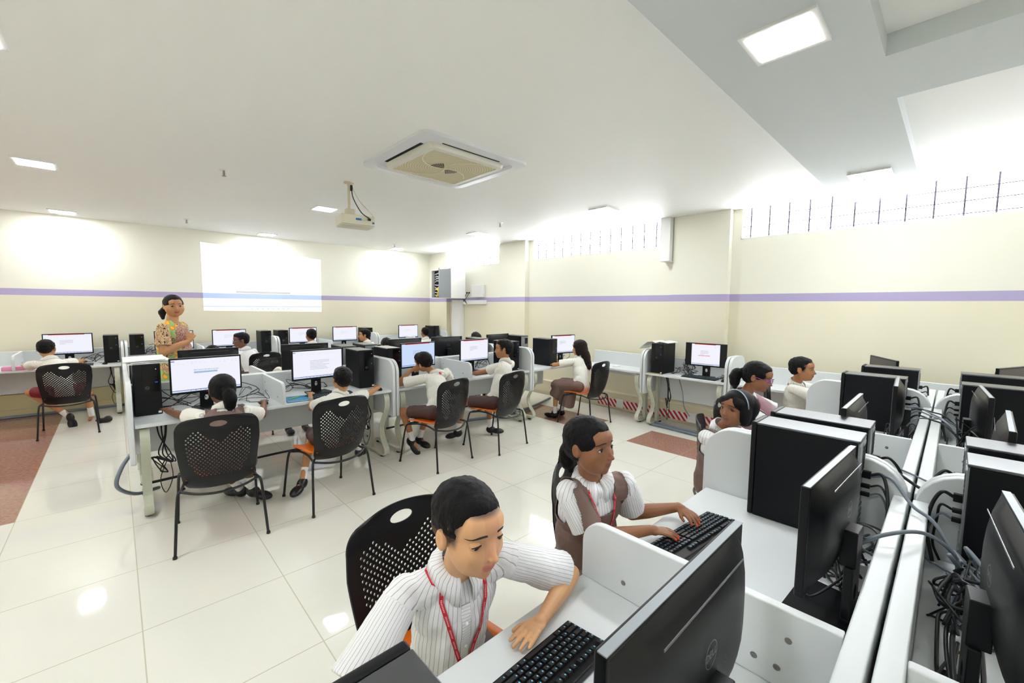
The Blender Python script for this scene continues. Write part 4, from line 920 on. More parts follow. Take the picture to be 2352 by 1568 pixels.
def hair_blobs(B, T, h, style):
    def P_(x, y, z): return T @ V((x*h, y*h, z*h))
    R3 = T.to_3x3(); E = lambda c, r_: B.ball(P_(*c), tuple(q*h for q in r_), 28, 18, 0, R3)
    C_ = lambda a, b, ra, rb: B.cap(P_(*a), P_(*b), ra*h, rb*h)
    if style in ('short', 'crop', 'mop'):
        E((0, -.11, .175), (.362, .44, .365))
        E((0, -.24, .02), (.31, .285, .30))
        for s in (-1, 1): E((s*.24, -.10, .10), (.115, .27, .20)); (C_((s*.318, .035, .10), (s*.322, .03, -.01), .035, .018) if style != 'crop' else None)
        E((0, .09, .32), (.25, .22, .165) if style != 'mop' else (.28, .26, .20))
        if style == 'mop': E((.05, .21, .235), (.24, .13, .09))
    else:
        E((0, -.10, .16), (.372, .46, .378)); E((0, -.24, .0), (.335, .30, .33))
        for s in (-1, 1): E((s*.24, -.03, .13), (.13, .30, .20)); E((s*.285, -.14, .02), (.085, .17, .22))
        E((0, .08, .32), (.25, .25, .16))
        if style == 'tail':
            B.ball(P_(0, -.55, .02), .11*h, 14, 10); pts = [(0, -.57, .02), (.04, -.68, -.10), (.06, -.70, -.26), (.06, -.66, -.44), (.05, -.60, -.62)]; rs = (.11, .19, .20, .17, .07)
            for i in range(4): C_(pts[i], pts[i+1], rs[i], rs[i+1])
        if style == 'lowtail':
            pts = [(0, -.46, -.10), (.02, -.54, -.22), (.02, -.54, -.40), (-.02, -.50, -.56)]; rs = (.16, .16, .14, .06)
            for i in range(3): C_(pts[i], pts[i+1], rs[i], rs[i+1])
            for q in range(5): C_((.03*q-.05, -.50-.03*q, -.2), (.08*q-.16, -.58-.02*q, -.55+.03*q), .05, .012)
        if style == 'bob':
            E((0, -.34, .05), (.40, .30, .40))
            for s in (-1, 1): E((s*.30, -.02, -.08), (.10, .22, .34)); E((s*.24, .18, .19), (.13, .16, .14))
            E((0, -.34, -.16), (.33, .20, .36)); E((.08, .30, .24), (.20, .08, .12)); E((-.18, .24, .22), (.10, .10, .14))
        if style == 'long':
            for s in (-1, 1): E((s*.28, -.08, -.10), (.12, .22, .40))
            E((0, -.36, -.25), (.36, .22, .55)); E((.0, -.52, -.70), (.36, .18, .55)); E((.08, -.58, -1.05), (.26, .14, .34))
            for q in range(7): C_((-.28+.1*q, -.54, -.9), (-.30+.11*q, -.60, -1.46+.06*(q % 3)), .09, .018)
        if style == 'clip':
            E((.05, -.46, .0), (.22, .16, .22)); pts = [(.16, -.46, -.1), (.34, -.42, -.30), (.36, -.30, -.56)]; rs = (.15, .15, .07)
            for i in range(2): C_(pts[i], pts[i+1], rs[i], rs[i+1])
def ribbon(name, pts, nrm, w_, m_, par, base, th=.0012):
    vs = []; fs = []; su = []; L_ = 0
    for i, p in enumerate(pts):
        d = (pts[min(i+1, len(pts)-1)]-pts[max(i-1, 0)]).normalized(); x = d.cross(nrm[i]).normalized(); L_ += (p-pts[i-1]).length if i else 0
        for s in (-1, 1): vs.append(p-base+x*s*w_/2+nrm[i]*th); su.append((L_, (s+1)/2))
        for s in (-1, 1): vs.append(p-base+x*s*w_/2); su.append((L_, (s+1)/2))
    for i in range(len(pts)-1):
        a = 4*i; b = a+4; fs += [(a, a+1, b+1, b), (a+2, b+2, b+3, a+3), (a, b, b+2, a+2), (a+1, a+3, b+3, b+1)]
    me = bpy.data.meshes.new(name); me.from_pydata([tuple(v) for v in vs], [], fs); me.materials.append(m_)
    for q, i in (('su', 0), ('sv', 1)): a_ = me.attributes.new(q, 'FLOAT', 'POINT'); a_.data.foreach_set('value', [s[i] for s in su])
    o = bpy.data.objects.new(name, me); COL.objects.link(o); o.parent = par; return o
def person(label, pos, hd, kind='boy', skin='tan', hair='short', head=None, look=(0, 0, 0), hL=None, hR=None, eL=None, eR=None, sL=None, sR=None, lean=.12, sc=1.0, hero=0, feet=None, h=.205, lid=0., gaze=(0, 0), legs=True, bottoms='shorts', top='shirtf', fat=1.0, extras=(), curl=.45, hdL=None, hdR=None, upL=None, upR=None, hairm='hair', neckp=None, group=None, pole=None, kneeL=None, kneeR=None, pelvis_z=.535, twist=0):
    h *= 1 if hero else 1.13
    base = V((pos[0], pos[1], 0)); f = V((-math.sin(hd), math.cos(hd), 0)); r_ = V((math.cos(hd), math.sin(hd), 0)); Z = V((0, 0, 1))
    t = thing('person', label, 'person', base, 0, group); vb = (.0026 if hero else .0052); vc = (.0035 if hero else .0065)
    pel = base+Z*pelvis_z
    neck = V(neckp) if neckp else pel+f*lean+Z*(.405*sc)
    hc = V(head) if head else neck+f*.03+Z*.145*sc
    hf = Matrix.Rotation(R(look[0]), 3, 'Z') @ f; hr = hf.cross(Z); hf = Matrix.Rotation(R(look[1]), 3, hr) @ hf; hu = hr.cross(hf); hu = Matrix.Rotation(R(look[2]), 3, hf) @ hu
    F3 = frame_(hf, hu); T = F3.to_4x4(); T.translation = hc
    sp_r = Matrix.Rotation(R(twist), 3, 'Z') @ r_
    SL = V(sL) if sL else neck-sp_r*.135*sc-Z*.045; SR = V(sR) if sR else neck+sp_r*.135*sc-Z*.045
    WL = V(hL) if hL else base+f*.42-r_*.17+Z*.79; WR = V(hR) if hR else base+f*.42+r_*.17+Z*.79
    l1, l2 = .225*sc, .205*sc; pl = V(pole) if pole else (-Z*.9-f*.2)
    EL = V(eL) if eL else ik(SL, WL, l1, l2, pl-r_*.5); ER = V(eR) if eR else ik(SR, WR, l1, l2, pl+r_*.5)
    # legs
    hips = [pel-r_*.075-Z*.01, pel+r_*.075-Z*.01]; K = []; A = []; fd = []
    for i, s in enumerate((-1, 1)):
        kk = (kneeL, kneeR)[i]; K.append(V(kk) if kk else pel+r_*s*.10+f*.36*sc-Z*.03)
        ff = feet[i] if feet else None
        A.append(V(ff[0]) if ff else V((K[i].x, K[i].y, .08))+f*.02); fd.append(V(ff[1]).normalized() if ff else f)
    B = Blob(); head_blobs(B, T, h, fat, hero > 0 or True)
    B.cap(T @ V((0, -.10*h, -.22*h)), neck-Z*.01, .19*h*fat, .205*h*fat); B.cap(neck-Z*.01, pel+Z*.08, .045*sc, .05*sc)
    tips = []
    for S_, E_, W_, s, hdv, upv in ((SL, EL, WL, 1, hdL, upL), (SR, ER, WR, -1, hdR, upR)):
        B.cap(neck-Z*.05, S_-Z*.012, .024*sc, .028*sc); B.cap(S_, E_, .036*sc*fat, .030*sc*fat); B.cap(E_, E_+(W_-E_)*.35, .031*sc*fat, .0315*sc*fat); B.cap(E_+(W_-E_)*.35, W_, .0315*sc*fat, .019*sc*(1+.3*(fat-1)))
        d_ = V(hdv).normalized() if hdv else ((W_-E_).normalized()*.7+f*.4+V((0, 0, -.25))).normalized()
        u_ = V(upv) if upv else Z
        tips.append(hand(B, W_, d_, u_, s, .92*sc*(1.0 if hero else 1.05), curl, 1.0 if hero else 1.5))
    if legs:
        for i in (0, 1):
            B.cap(hips[i], K[i], .062*sc*fat, .046*sc); B.cap(K[i], K[i]+(A[i]-K[i])*.35, .045*sc, .043*sc); B.cap(K[i]+(A[i]-K[i])*.35, A[i], .043*sc, .026*sc); B.cap(pel, hips[i], .08*sc, .07*sc)
            B.cap(A[i]-Z*.01, A[i]+fd[i]*.10-Z*.045, .026*sc, .022)
    lipa, lipb, lipc, lipd = [T @ (V(q)*h) for q in ((-.085, .368, -.25), (.085, .368, -.25), (-.06, .375, -.278), (.06, .375, -.278))]
    eyes_ = [T @ (V((s*.15, .36, -.0))*h) for s in (-1, 1)]
    def post(me):
        Ti = T.inverted(); import numpy as np
        wt = np.zeros(len(me.vertices)); hv = []
        for i, v in enumerate(me.vertices):
            if (v.co-hc).length < h*.75:
                q = Ti @ v.co/h; hv.append((i, q))
                w_ = .6
                if q.y > .30 and abs(q.x) < .12 and -.31 < q.z < -.08: w_ = .10 if q.z > -.2 else .22
                elif abs(q.x) > .325 and -.20 < q.z < .13: w_ = .12
                wt[i] = w_
        relax(me, wt, int((.0075/vb)**2*1.6)+2)
        F_ = T.to_3x3() @ V((0, 1, 0)); X_ = T.to_3x3() @ V((1, 0, 0))
        for i, q in hv:
            if q.y > .15:
                g_ = sum(math.exp(-((abs(q.x)-.148)**2/.0052+(q.z-.012)**2/.0034)) for _ in (0,)); me.vertices[i].co -= F_*h*.030*g_
            if abs(q.x) > .345: me.vertices[i].co -= X_*(1 if q.x > 0 else -1)*h*.020*math.exp(-((q.y+.045)**2/.0012+(q.z+.03)**2/.0022))
        ca = me.color_attributes.new('tint', 'FLOAT_COLOR', 'POINT')
        hs = me.attributes.new('scalp', 'FLOAT', 'POINT')
        if hair in ('crop', 'short', 'mop'):
            for i, q in hv:
                a_ = smo(.14-q.y+.25*max(0, q.z), -.03, .05)*smo(q.z+.07-.22*max(0, -q.y), -.05, .06); b_ = smo(q.z, .27, .33)
                hs.data[i].value = max(a_*(1-smo(abs(q.x), .325, .345)*(1-smo(q.z, .07, .11))), b_)
        ca = me.color_attributes['tint']
        for i, v in enumerate(me.vertices):
            d = (v.co-hc).length; a = b = c_ = 0
            if d < h:
                q = Ti @ v.co/h
                if q.y > .2:
                    a = 1-smo(min(segd(v.co, lipa, lipb), segd(v.co, lipc, lipd)), .024*h, .036*h)*.75; a *= 1-smo(abs(q.x), .085, .105)
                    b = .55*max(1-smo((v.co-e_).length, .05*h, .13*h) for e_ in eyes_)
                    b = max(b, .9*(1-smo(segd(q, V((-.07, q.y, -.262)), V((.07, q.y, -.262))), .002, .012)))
            if 'nails' in extras and d > .2 and min((v.co-tp).length for tp in tips[0]+tips[1]) < .0085: c_ = 1
            ca.data[i].color = (a, b, c_, 1)
    body = B.fuse('body', SK[skin], t, base, vb, 3 if hero else 2, .55, post)
    # hair
    Hb = Blob(); hair_blobs(Hb, T, h, hair)
    hp = None if 'cap' in extras else (lambda me: noisy(me, (.022 if hair in ('short', 'mop') else .012)*h, 11/h))
    hm = M[hairm]
    ho = Hb.fuse('hair', hm, t, base, .004 if hero else .0065, 2, .5, hp)
    if 'fade' in extras:
        ho.data.materials.append(M['hairf']); Ti = T.inverted()
        for p in ho.data.polygons:
            q = Ti @ (p.center+base)/h
            if q.z < .06-.25*abs(q.y+.1)*0+.03*noise.noise(p.center*90) : p.material_index = 1
    hit = add_face(T, h, body, base, t, SK[skin], lid, gaze) if 'noface' not in extras else None
    if 'teeth' in extras:
        c_ = T @ (V((.0, .362, -.263))*h)-base
        for i in (0, 1): MB().box(-.0030, .0030, -.003, .003, -.0032, .0025).build('tooth', M['teeth'], t, bevel=.0008).matrix_local = Matrix.Translation(c_+F3 @ V(((i-.5)*.0062, .0005-abs(i-.5)*.001, .001))) @ F3.to_4x4()
    if 'earring' in extras: MB().ball(T @ (V((-.375, -.03, -.155))*h)-base, .003, 10, 8).tube([T @ (V((-.375, -.03, -.165))*h)-base, T @ (V((-.375, -.03, -.20))*h)-base], .0018, 6).build('earring', M['gold'], t, smooth=True)
    for gname, gm in (('specs_blue', 'glass_blue'), ('specs_purple', 'glass_purple')):
        if gname in extras:
            mb = MB()
            for s in (-1, 1):
                mb.tube([T @ (V((s*.155+.105*math.cos(a*PI/8), .43-.05*abs(math.cos(a*PI/8)), -.01+.078*math.sin(a*PI/8)))*h)-base for a in range(17)], .0022, 6)
                mb.tube([T @ (V((s*.26, .38, .02))*h)-base, T @ (V((s*.35, .28, .03))*h)-base, T @ (V((s*.375, -.02, .04))*h)-base], .0026, 6)
            mb.tube([T @ (V((-.05, .435, .0))*h)-base, T @ (V((0, .455, .02))*h)-base, T @ (V((.05, .435, .0))*h)-base], .002, 6); mb.build('spectacles', M[gm], t, smooth=True)
    if 'band' in extras: MB().tube([T @ (V((.385*math.sin(a), -.0+.04*math.cos(a), .10+.43*math.cos(a)))*h)-base for a in [R(q) for q in range(-95, 96, 10)]], .0042, 7).build('hairband', M['band'], t, smooth=True)
    if 'tie' in extras: MB().tube([T @ (V((.10*math.cos(a), -.59, .02+.10*math.sin(a)))*h)-base for a in [R(q) for q in range(0, 361, 30)]], .004, 6).build('hair_tie', M['black'], t, smooth=True)
    # shirt
    up_s = (neck-pel).normalized(); fr_s = (f-up_s*f.dot(up_s)).normalized(); TS = frame_(fr_s, up_s); chest = neck-up_s*.135*sc; ax = (SR-SL).normalized(); fs_ = Z.cross(ax); fs_ = (fs_-up_s*fs_.dot(up_s)).normalized(); TS = frame_(fs_, up_s)
    if top:
        Sb = Blob(); E = lambda c, q: Sb.ball(c, tuple(x*sc for x in q), 24, 16, 0, TS)
        E(chest, (.138*fat, .098*fat, .135)); E(pel+(neck-pel)*.42, (.128*fat, .10*fat, .16)); E(pel+up_s*.04, (.135*fat, .105*fat, .10)); E(pel+up_s*.0+f*.03, (.135*fat, .12*fat, .10))
        Sb.cap(pel-up_s*.02, chest-up_s*.02, .118*sc, .105*sc); Sb.cap(SL-up_s*.01, SR-up_s*.01, .047*sc, .047*sc); Sb.cap(SL+ax*.03-up_s*.015, neck-up_s*.052, .047*sc, .052*sc); Sb.cap(SR-ax*.03-up_s*.015, neck-up_s*.052, .047*sc, .052*sc)
        for S_, E_ in ((SL, EL), (SR, ER)):
            d_ = (E_-S_); Sb.cap(S_, S_+d_*.2, .047*sc, .05*sc); Sb.fr(S_+d_*.05, S_+d_*(.86 if hero == 2 else .76), .050*sc, .063*sc)
        def sp(me):
            amp = .004 if hero else .003
            noisy(me, amp, 17)
            def su(p):
                for S_, E_ in ((SL, EL), (SR, ER)):
                    d_ = (E_-S_); tt = (p-S_).dot(d_)/d_.length_squared; perp = p-S_-d_*tt
                    if tt > .12 and perp.length < .075*sc and (p-S_).dot(ax*(1 if S_ is SR else -1)) > -.02:
                        q = d_.normalized(); b1 = (Z-q*Z.dot(q)).normalized(); b2 = q.cross(b1); return math.atan2(perp.dot(b1), perp.dot(b2))*.055
                q = TS.transposed() @ (p-chest); return math.atan2(q.x, q.y+.05)*.105 if q.y > -.03 else math.atan2(q.x, -q.y+.05)*.105
            attr(me, 'su', su)
        sh = Sb.fuse('shirt', M[top], t, base, vc, 2, .5, sp)
        bvh = BVHTree.FromPolygons([v.co+base for v in sh.data.vertices], [tuple(p.vertices) for p in sh.data.polygons])
        nc = neck+up_s*.012*sc
        # collar
        n = 40; vs = []; fs2 = []; sus = []
        for i in range(n+1):
            an = R(-168+336*i/n); w_ = abs(an)/PI; dirv = TS @ V((math.sin(an), -math.cos(an), 0))
            tip = smo(w_, .62, .93); lift = .018*(1-w_)
            rin = .047*sc*fat; rout = (.066+.016*tip)*sc*fat
            p0 = nc+dirv*rin+up_s*(.022+lift-.020*w_)*sc; p1 = nc+dirv*(rout-.004)+up_s*(.012+lift-.026*w_)*sc; p2 = nc+dirv*(.088+.012*tip)*sc*fat+up_s*(-.022-.050*tip)*sc; q2 = bvh.find_nearest(p2); p2 = q2[0]+q2[1]*.005; p1 = (p0+p2)/2+dirv*.012*sc+up_s*.012*sc
            vs += [p0-base, p1-base, p2-base]; sus += [an*.06]*3
        for i in range(n): a = 3*i; fs2 += [(a, a+1, a+4, a+3), (a+1, a+2, a+5, a+4)]
        me = bpy.data.meshes.new('collar'); me.from_pydata([tuple(v) for v in vs], [], fs2); me.materials.append(M[top]); a_ = me.attributes.new('su', 'FLOAT', 'POINT'); a_.data.foreach_set('value', sus)
        co = bpy.data.objects.new('collar', me); COL.objects.link(co); co.parent = t; q = co.modifiers.new('s', 'SOLIDIFY'); q.thickness = .003; me.polygons.foreach_set('use_smooth', [True]*len(me.polygons))
        def onshirt(x, z, off=.0015):
            o = chest+TS @ V((x*sc, .35, z*sc)); r2 = bvh.ray_cast(o, -(TS @ V((0, 1, 0)))); 
            return (r2[0]+r2[1]*off, r2[1]) if r2[0] is not None else (chest+TS @ V((x*sc, .1, z*sc)), TS @ V((0, 1, 0)))
        if 'lanyard' in extras:
            for s in (-1, 1):
                pts = []; nr = []
                for i in range(13):
                    u_ = i/12; x = s*(.062*(1-u_)+.006); z = .105-.27*u_; p, q = onshirt(x, z, .0125 if 'pinafore' in extras else .005); pts.append(p); nr.append(q)
                pre = []
                for a_ in (20, 50, 80, 110, 135):
                    q2 = bvh.find_nearest(nc+TS @ (V((s*math.sin(R(a_)), -math.cos(R(a_)), 0))*.085*sc)-up_s*.01); pre.append((q2[0]+q2[1]*.004, q2[1]))
                pts = [a_[0] for a_ in pre]+pts[1:]; nr = [a_[1] for a_ in pre]+nr[1:]
                sm_ = [spl_ for spl_ in pts]
                ribbon('lanyard', pts, nr, .0115, M['lanyard'], t, base)
        if 'badge_back' in extras: MB().ball(bvh.find_nearest(nc+TS @ V((0, -.085*sc, -.035)))[0]-base, (.022, .006, .016), 12, 8, 0, TS).build('lanyard_back', M['lanyard'], t, smooth=True)
        if 'placket' in extras:
            pts = []; nr = []
            for i in range(12): p, q = onshirt(.002, .07-.3*i/11, .001); pts.append(p); nr.append(q)
            ribbon('placket', pts, nr, .026, M[top], t, base, .0015)
            for i in range(2, 11, 3): MB().ball(pts[i]-base+nr[i]*.0025, .005, 10, 6).build('button', M['paper'], t, smooth=True)
        if kind == 'girl' and 'pinafore' in extras:
            pm = M['rose'] if 'rose' in extras else M['pinafore']
            me = sh.data.copy(); bm = bmesh.new(); bm.from_mesh(me); bm.normal_update()
            def keep(p):
                q = TS.transposed() @ (p+base-chest)/sc
                nck = V((q.x, 0, q.z))
                if abs(q.x) < .060 and q.z > .028 and q.y > 0: return False
                if abs(q.x) < .052 and q.z > .075 and q.y <= 0: return False
                lim = .128 if q.z > -.02 else .145
                arm = min(segd(p+base, SL+(EL-SL)*.08, EL), segd(p+base, SR+(ER-SR)*.08, ER))
                if q.z < -.02: return arm > .076*sc or abs(q.x) < .095
                return abs(q.x) < lim and q.z < .16
            bmesh.ops.delete(bm, geom=[v for v in bm.verts if not keep(v.co)], context='VERTS')
            for v in bm.verts: v.co += v.normal*.007
            for _ in range(9): bmesh.ops.smooth_vert(bm, verts=[v for v in bm.verts if v.is_boundary], factor=.5)
            bmesh.ops.smooth_vert(bm, verts=[v for v in bm.verts if v.is_boundary], factor=.5); bmesh.ops.smooth_vert(bm, verts=[v for v in bm.verts if v.is_boundary], factor=.5); bmesh.ops.smooth_vert(bm, verts=[v for v in bm.verts if v.is_boundary], factor=.5)
            bm.to_mesh(me); bm.free(); me.materials.clear(); me.materials.append(pm); po = bpy.data.objects.new('pinafore', me); COL.objects.link(po); po.parent = t; q = po.modifiers.new('s', 'SOLIDIFY'); q.thickness = .003; q.offset = 1
    if bottoms == 'shorts' or bottoms == 'maroon':
        Q = Blob()
        for i in (0, 1): Q.cap(pel, hips[i], .105*sc, .09*sc); Q.cap(hips[i], hips[i]+(K[i]-hips[i])*.3, .088*sc, .075*sc); Q.fr(hips[i]+(K[i]-hips[i])*.1, hips[i]+(K[i]-hips[i])*.78, .080*sc, .070*sc)
        Q.fuse('shorts', M['shorts' if bottoms == 'shorts' else 'maroon'], t, base, .0075, 2, .5, lambda me: noisy(me, .004, 14))
    if bottoms == 'skirt':
        Q = Blob(); Q.cap(pel, pel+Z*.02, .115*sc, .10*sc)
        for i in (0, 1): Q.cap(hips[i], K[i], .095*sc, .085*sc); Q.fr(K[i]-f*.05, K[i]-Z*.16+f*.01, .088*sc, .10*sc)
        Q.cap((hips[0]+hips[1])/2, (K[0]+K[1])/2, .09*sc, .08*sc); Q.fr((K[0]+K[1])/2-f*.05, (K[0]+K[1])/2-Z*.17, .10*sc, .12*sc)
        if 'longskirt' in extras: Q.fr((K[0]+K[1])/2-f*.08, (K[0]+K[1])/2-Z*.22-f*.05, .12, .15); Q.fr(hips[0]+f*.12, hips[0]+f*.2-Z*.3, .09, .12)
        Q.fuse('skirt', M['pinafore'], t, base, .0075, 2, .5, lambda me: noisy(me, .008, 9))
    if legs:
        for i in (0, 1):
            Q = Blob(); a = A[i]; d_ = (K[i]-a).normalized(); Q.fr(a-Z*.02, a+d_*.11, .031*sc, .034*sc); Q.fuse('sock', M['sock'], t, base, .006, 1, .4)
            if not ('nosho' in extras and i == 1):
                Q = Blob(); t3 = frame_(fd[i], Z if abs(fd[i].z) < .9 else f); u3 = V((t3[0][2], t3[1][2], t3[2][2])); Q.ball(a+fd[i]*.01-u3*.030, (.042, .062, .050), 16, 10, 0, t3); Q.ball(a+fd[i]*.10-u3*.045, (.048, .085, .036), 16, 10, 0, t3); Q.fuse('shoe', M['shoe'], t, base, .006, 1, .4)
    return t
# ---------------------------------------------------------------- the pupils
HPI = PI
person('boy in striped white shirt and red lanyard leaning on the nearest desk', (.72, 1.05), HPI, skin='light', hair='crop', head=(.62, .80, 1.105), look=(0, -4, 0), neckp=(.66, .91, .945), sL=(.80, .885, .915), sR=(.52, .955, .90),
       eL=(1.03, .80, .80), hL=(.835, .745, .782), hdL=(-1, -.12, -.04), hR=(.27, .74, .80), eR=(.335, .90, .76), hero=2, h=.222, fat=.94, lid=.5, gaze=(0, -24), top='shirt', extras=('lanyard', 'placket', 'teeth', 'fade'), curl=.10, sc=1.0, twist=0)
person('girl in brown pinafore and red lanyard typing on a keyboard, hair tied back', (1.43, 1.05), HPI, kind='girl', skin='brown', hair='lowtail', head=(1.29, .92, 1.135), look=(0, 4, 0), neckp=(1.345, .955, .985), sL=(1.475, .885, .95), sR=(1.225, .975, .955),
       hL=(1.725, .765, .806), hR=(1.47, .76, .80), hdL=(-.35, -1, -.10), hdR=(.85, -1, -.08), eR=(1.255, .875, .80), hero=1, h=.213, top='shirt', bottoms='skirt', extras=('lanyard', 'pinafore', 'earring', 'nails'), curl=.32, pole=(0, 0, -.6), gaze=(-4, 0), sc=.98, twist=-18)
person('girl with a grey hairband and bobbed black hair looking back over her shoulder', (2.80, 1.02), HPI, kind='girl', skin='brown', hair='bob', head=(2.62, .85, 1.075), look=(-112, 2, 0), neckp=(2.70, .95, .925), hero=1, h=.212, top='shirt', bottoms='skirt', extras=('pinafore', 'band', 'cap'), gaze=(-12, 0), twist=-22, sc=.95)
person('girl with purple spectacles and a ponytail in a pale pinafore, head bent', (3.58, 1.10), HPI, kind='girl', skin='brown', hair='tail', head=(3.38, .955, 1.165), look=(0, -14, 0), neckp=(3.42, 1.06, 1.01), hero=1, h=.21, top='shirt', bottoms='skirt', extras=('lanyard', 'pinafore', 'rose', 'specs_purple', 'tie'), lid=.5, sc=1.05, pelvis_z=.58)
person('small boy in profile at the window end of the front bench', (5.05, 1.08), HPI, skin='tan', hair='short', head=(4.86, .99, 1.075), look=(0, 0, 0), neckp=(4.90, 1.05, .935), h=.205, top='shirtf', extras=('badge_back',), sc=.95)
person('girl with a low ponytail and brown pinafore straps, her left hand on the tower', (.54, 3.66), R(-3), kind='girl', skin='dark', hair='tail', hairm='hair', head=(.585, 3.93, .985), look=(6, -4, 0), neckp=(.585, 3.86, .85), hL=(.27, 4.26, .80), eL=(.34, 4.03, .80), hR=(.93, 4.18, .79), hdL=(-.1, 1, .2), h=.212, top='shirtf', bottoms='skirt', extras=('pinafore', 'noface', 'tie'), feet=(((.72, 4.13, .08), (-.5, .8, 0)), ((.78, 4.02, .10), (.5, -.6, -.1))), kneeL=(.42, 4.0, .49), kneeR=(.72, 4.0, .49), curl=.3)
person('boy reaching right with a pointing hand, seen from behind, short black hair', (1.30, 3.68), R(-8), skin='mid', hair='mop', hairm='hairs', head=(1.515, 3.90, .965), look=(4, 0, 0), neckp=(1.49, 3.90, .83), hR=(1.97, 4.10, .80), hdR=(.35, 1, .1), hL=(1.34, 4.25, .79), h=.202, top='shirtf', extras=('noface',), feet=(((1.13, 3.86, .12), (-.75, -.75, -.15)), ((1.77, 4.16, .17), (.6, .6, -.1))), kneeL=(1.28, 4.05, .47), kneeR=(1.66, 4.02, .50), curl=.2, sc=.93)
person('boy slumped with his head resting on his left hand before the bluish screen', (2.50, 3.78), R(10), skin='tan', hair='mop', hairm='hairs', head=(2.52, 4.12, 1.02), look=(10, -8, -22), neckp=(2.62, 4.02, .88), sL=(2.50, 3.98, .86), sR=(2.74, 3.98, .90), eL=(2.24, 4.22, .785), hL=(2.40, 4.17, .935), hdL=(.8, -.1, .25), upL=(-.2, -1, .2), hR=(2.85, 4.25, .79), h=.205, top='shirtf', extras=('noface', 'badge_back'), feet=(((2.36, 4.10, .16), (.35, -.6, -.8)), ((2.52, 4.22, .12), (.2, -.9, -.2))), kneeL=(2.26, 4.12, .49), kneeR=(2.62, 4.14, .49), curl=.3)
person('boy in profile facing left, arm on the desk edge, brown shorts', (3.30, 3.72), R(14), skin='tan', hair='mop', hairm='hairs', head=(3.50, 3.85, 1.125), look=(32, 0, 0), neckp=(3.52, 3.83, .975), hL=(3.30, 4.24, .79), hR=(3.66, 4.25, .79), h=.212, top='shirtf', extras=(), feet=(((3.00, 4.12, .13), (-.2, .3, -.1)), ((3.46, 4.05, .10), (.4, -.5, 0))), kneeL=(3.02, 4.05, .50), kneeR=(3.46, 4.08, .49))
person('girl with long loose dark brown hair and a long brown skirt by the windows', (4.86, 3.66), R(8), kind='girl', skin='mid', hair='long', hairm='hairb', head=(5.02, 3.84, 1.05), look=(4, -5, 0), neckp=(5.02, 3.83, .91), hL=(4.83, 4.17, .79), hR=(5.20, 4.20, .79), eL=(4.72, 4.05, .80), h=.21, top='shirtf', bottoms='skirt', extras=('longskirt', 'noface'))
person('boy in maroon shorts at the back wall, one shoe off', (-.52, 7.80), R(4), skin='mid', hair='short', hairm='hairs', head=(-.67, 8.16, 1.045), look=(-14, -8, 0), neckp=(-.64, 8.10, .905), hL=(-.93, 8.58, .80), hR=(-.36, 8.55, .83), h=.208, top='shirtf', bottoms='maroon', extras=('noface', 'nosho'), feet=(((-.50, 8.05, .14), (.15, .1, -1)), ((-.30, 8.18, .10), (-.2, .7, -.3))), kneeL=(-.84, 8.10, .50), kneeR=(-.34, 8.18, .50))
person('boy with spectacles turning away from his screen to look left', (1.58, 7.68), R(20), skin='dark', hair='mop', head=(1.44, 7.82, 1.075), look=(70, -6, 0), neckp=(1.50, 7.80, .93), h=.215, top='shirt', extras=('specs_blue',))
person('back-row boy facing the wall, only the back of his short-haired head seen', (2.62, 7.85), R(6), skin='tan', hair='short', head=(2.59, 8.08, 1.095), neckp=(2.60, 8.05, .95), h=.21, top='shirtf', extras=('noface',), hL=(2.40, 8.56, .80))
person('boy on the back row with dark fringe looking left', (3.62, 7.80), R(20), skin='mid', hair='mop', head=(3.58, 8.05, 1.06), look=(48, 0, 0), neckp=(3.62, 8.0, .92), h=.21, top='shirtf')
person('boy in the far corner facing the wall, head just above the monitors', (5.02, 7.82), 0, skin='tan', hair='short', head=(5.0, 8.1, 1.06), neckp=(5.0, 8.06, .92), h=.205, top='shirtf', extras=('noface',))
for x, y, z, hr_, lb, lk in ((.82, 5.98, 1.035, 'mop', 'child bent behind the cursive-screen monitor, only the crown of hair showing', (0, -30, 0)), (1.66, 5.97, .99, 'short', 'child hidden behind the second monitor, white sleeve showing over the divider', (0, -20, 0)),
                       (3.02, 5.98, 1.03, 'mop', 'child behind the bluish screen, only dark hair showing', (0, -25, 0)), (3.98, 5.95, 1.03, 'mop', 'child with a red lanyard looking out between two monitor backs', (10, -5, 0)), (4.76, 5.97, 1.06, 'mop', 'child near the window end of the island, crown of hair above a tower', (0, -25, 0))):
    person(lb, (x-.0, 6.22), HPI, skin='mid', hair=hr_, hairm='hairs', head=(x, y, z), look=lk, neckp=(x, y+.07, z-.145), h=.205, top='shirtf', extras=('lanyard',) if x > 3.5 and x < 4.5 else ('noface',), hR=(x-.27, 5.58, .80) if x < 2 and x > 1 else None, hL=(x+.1, 5.55, .79) if x < 2 and x > 1 else None)
# shoe lying by itself on the floor
Q = Blob(); Q.ball((0, 0, .035), (.042, .10, .034), 16, 10); Q.ball((0, -.05, .05), (.038, .05, .045), 16, 10); z_ = thing('loose_shoe', 'single black shoe lying on the floor beside the boy in maroon shorts', 'shoe', (-.18, 8.02, 0), R(60)); Q.fuse('upper', M['shoe'], z_, V((0, 0, 0)), .006, 1, .4)
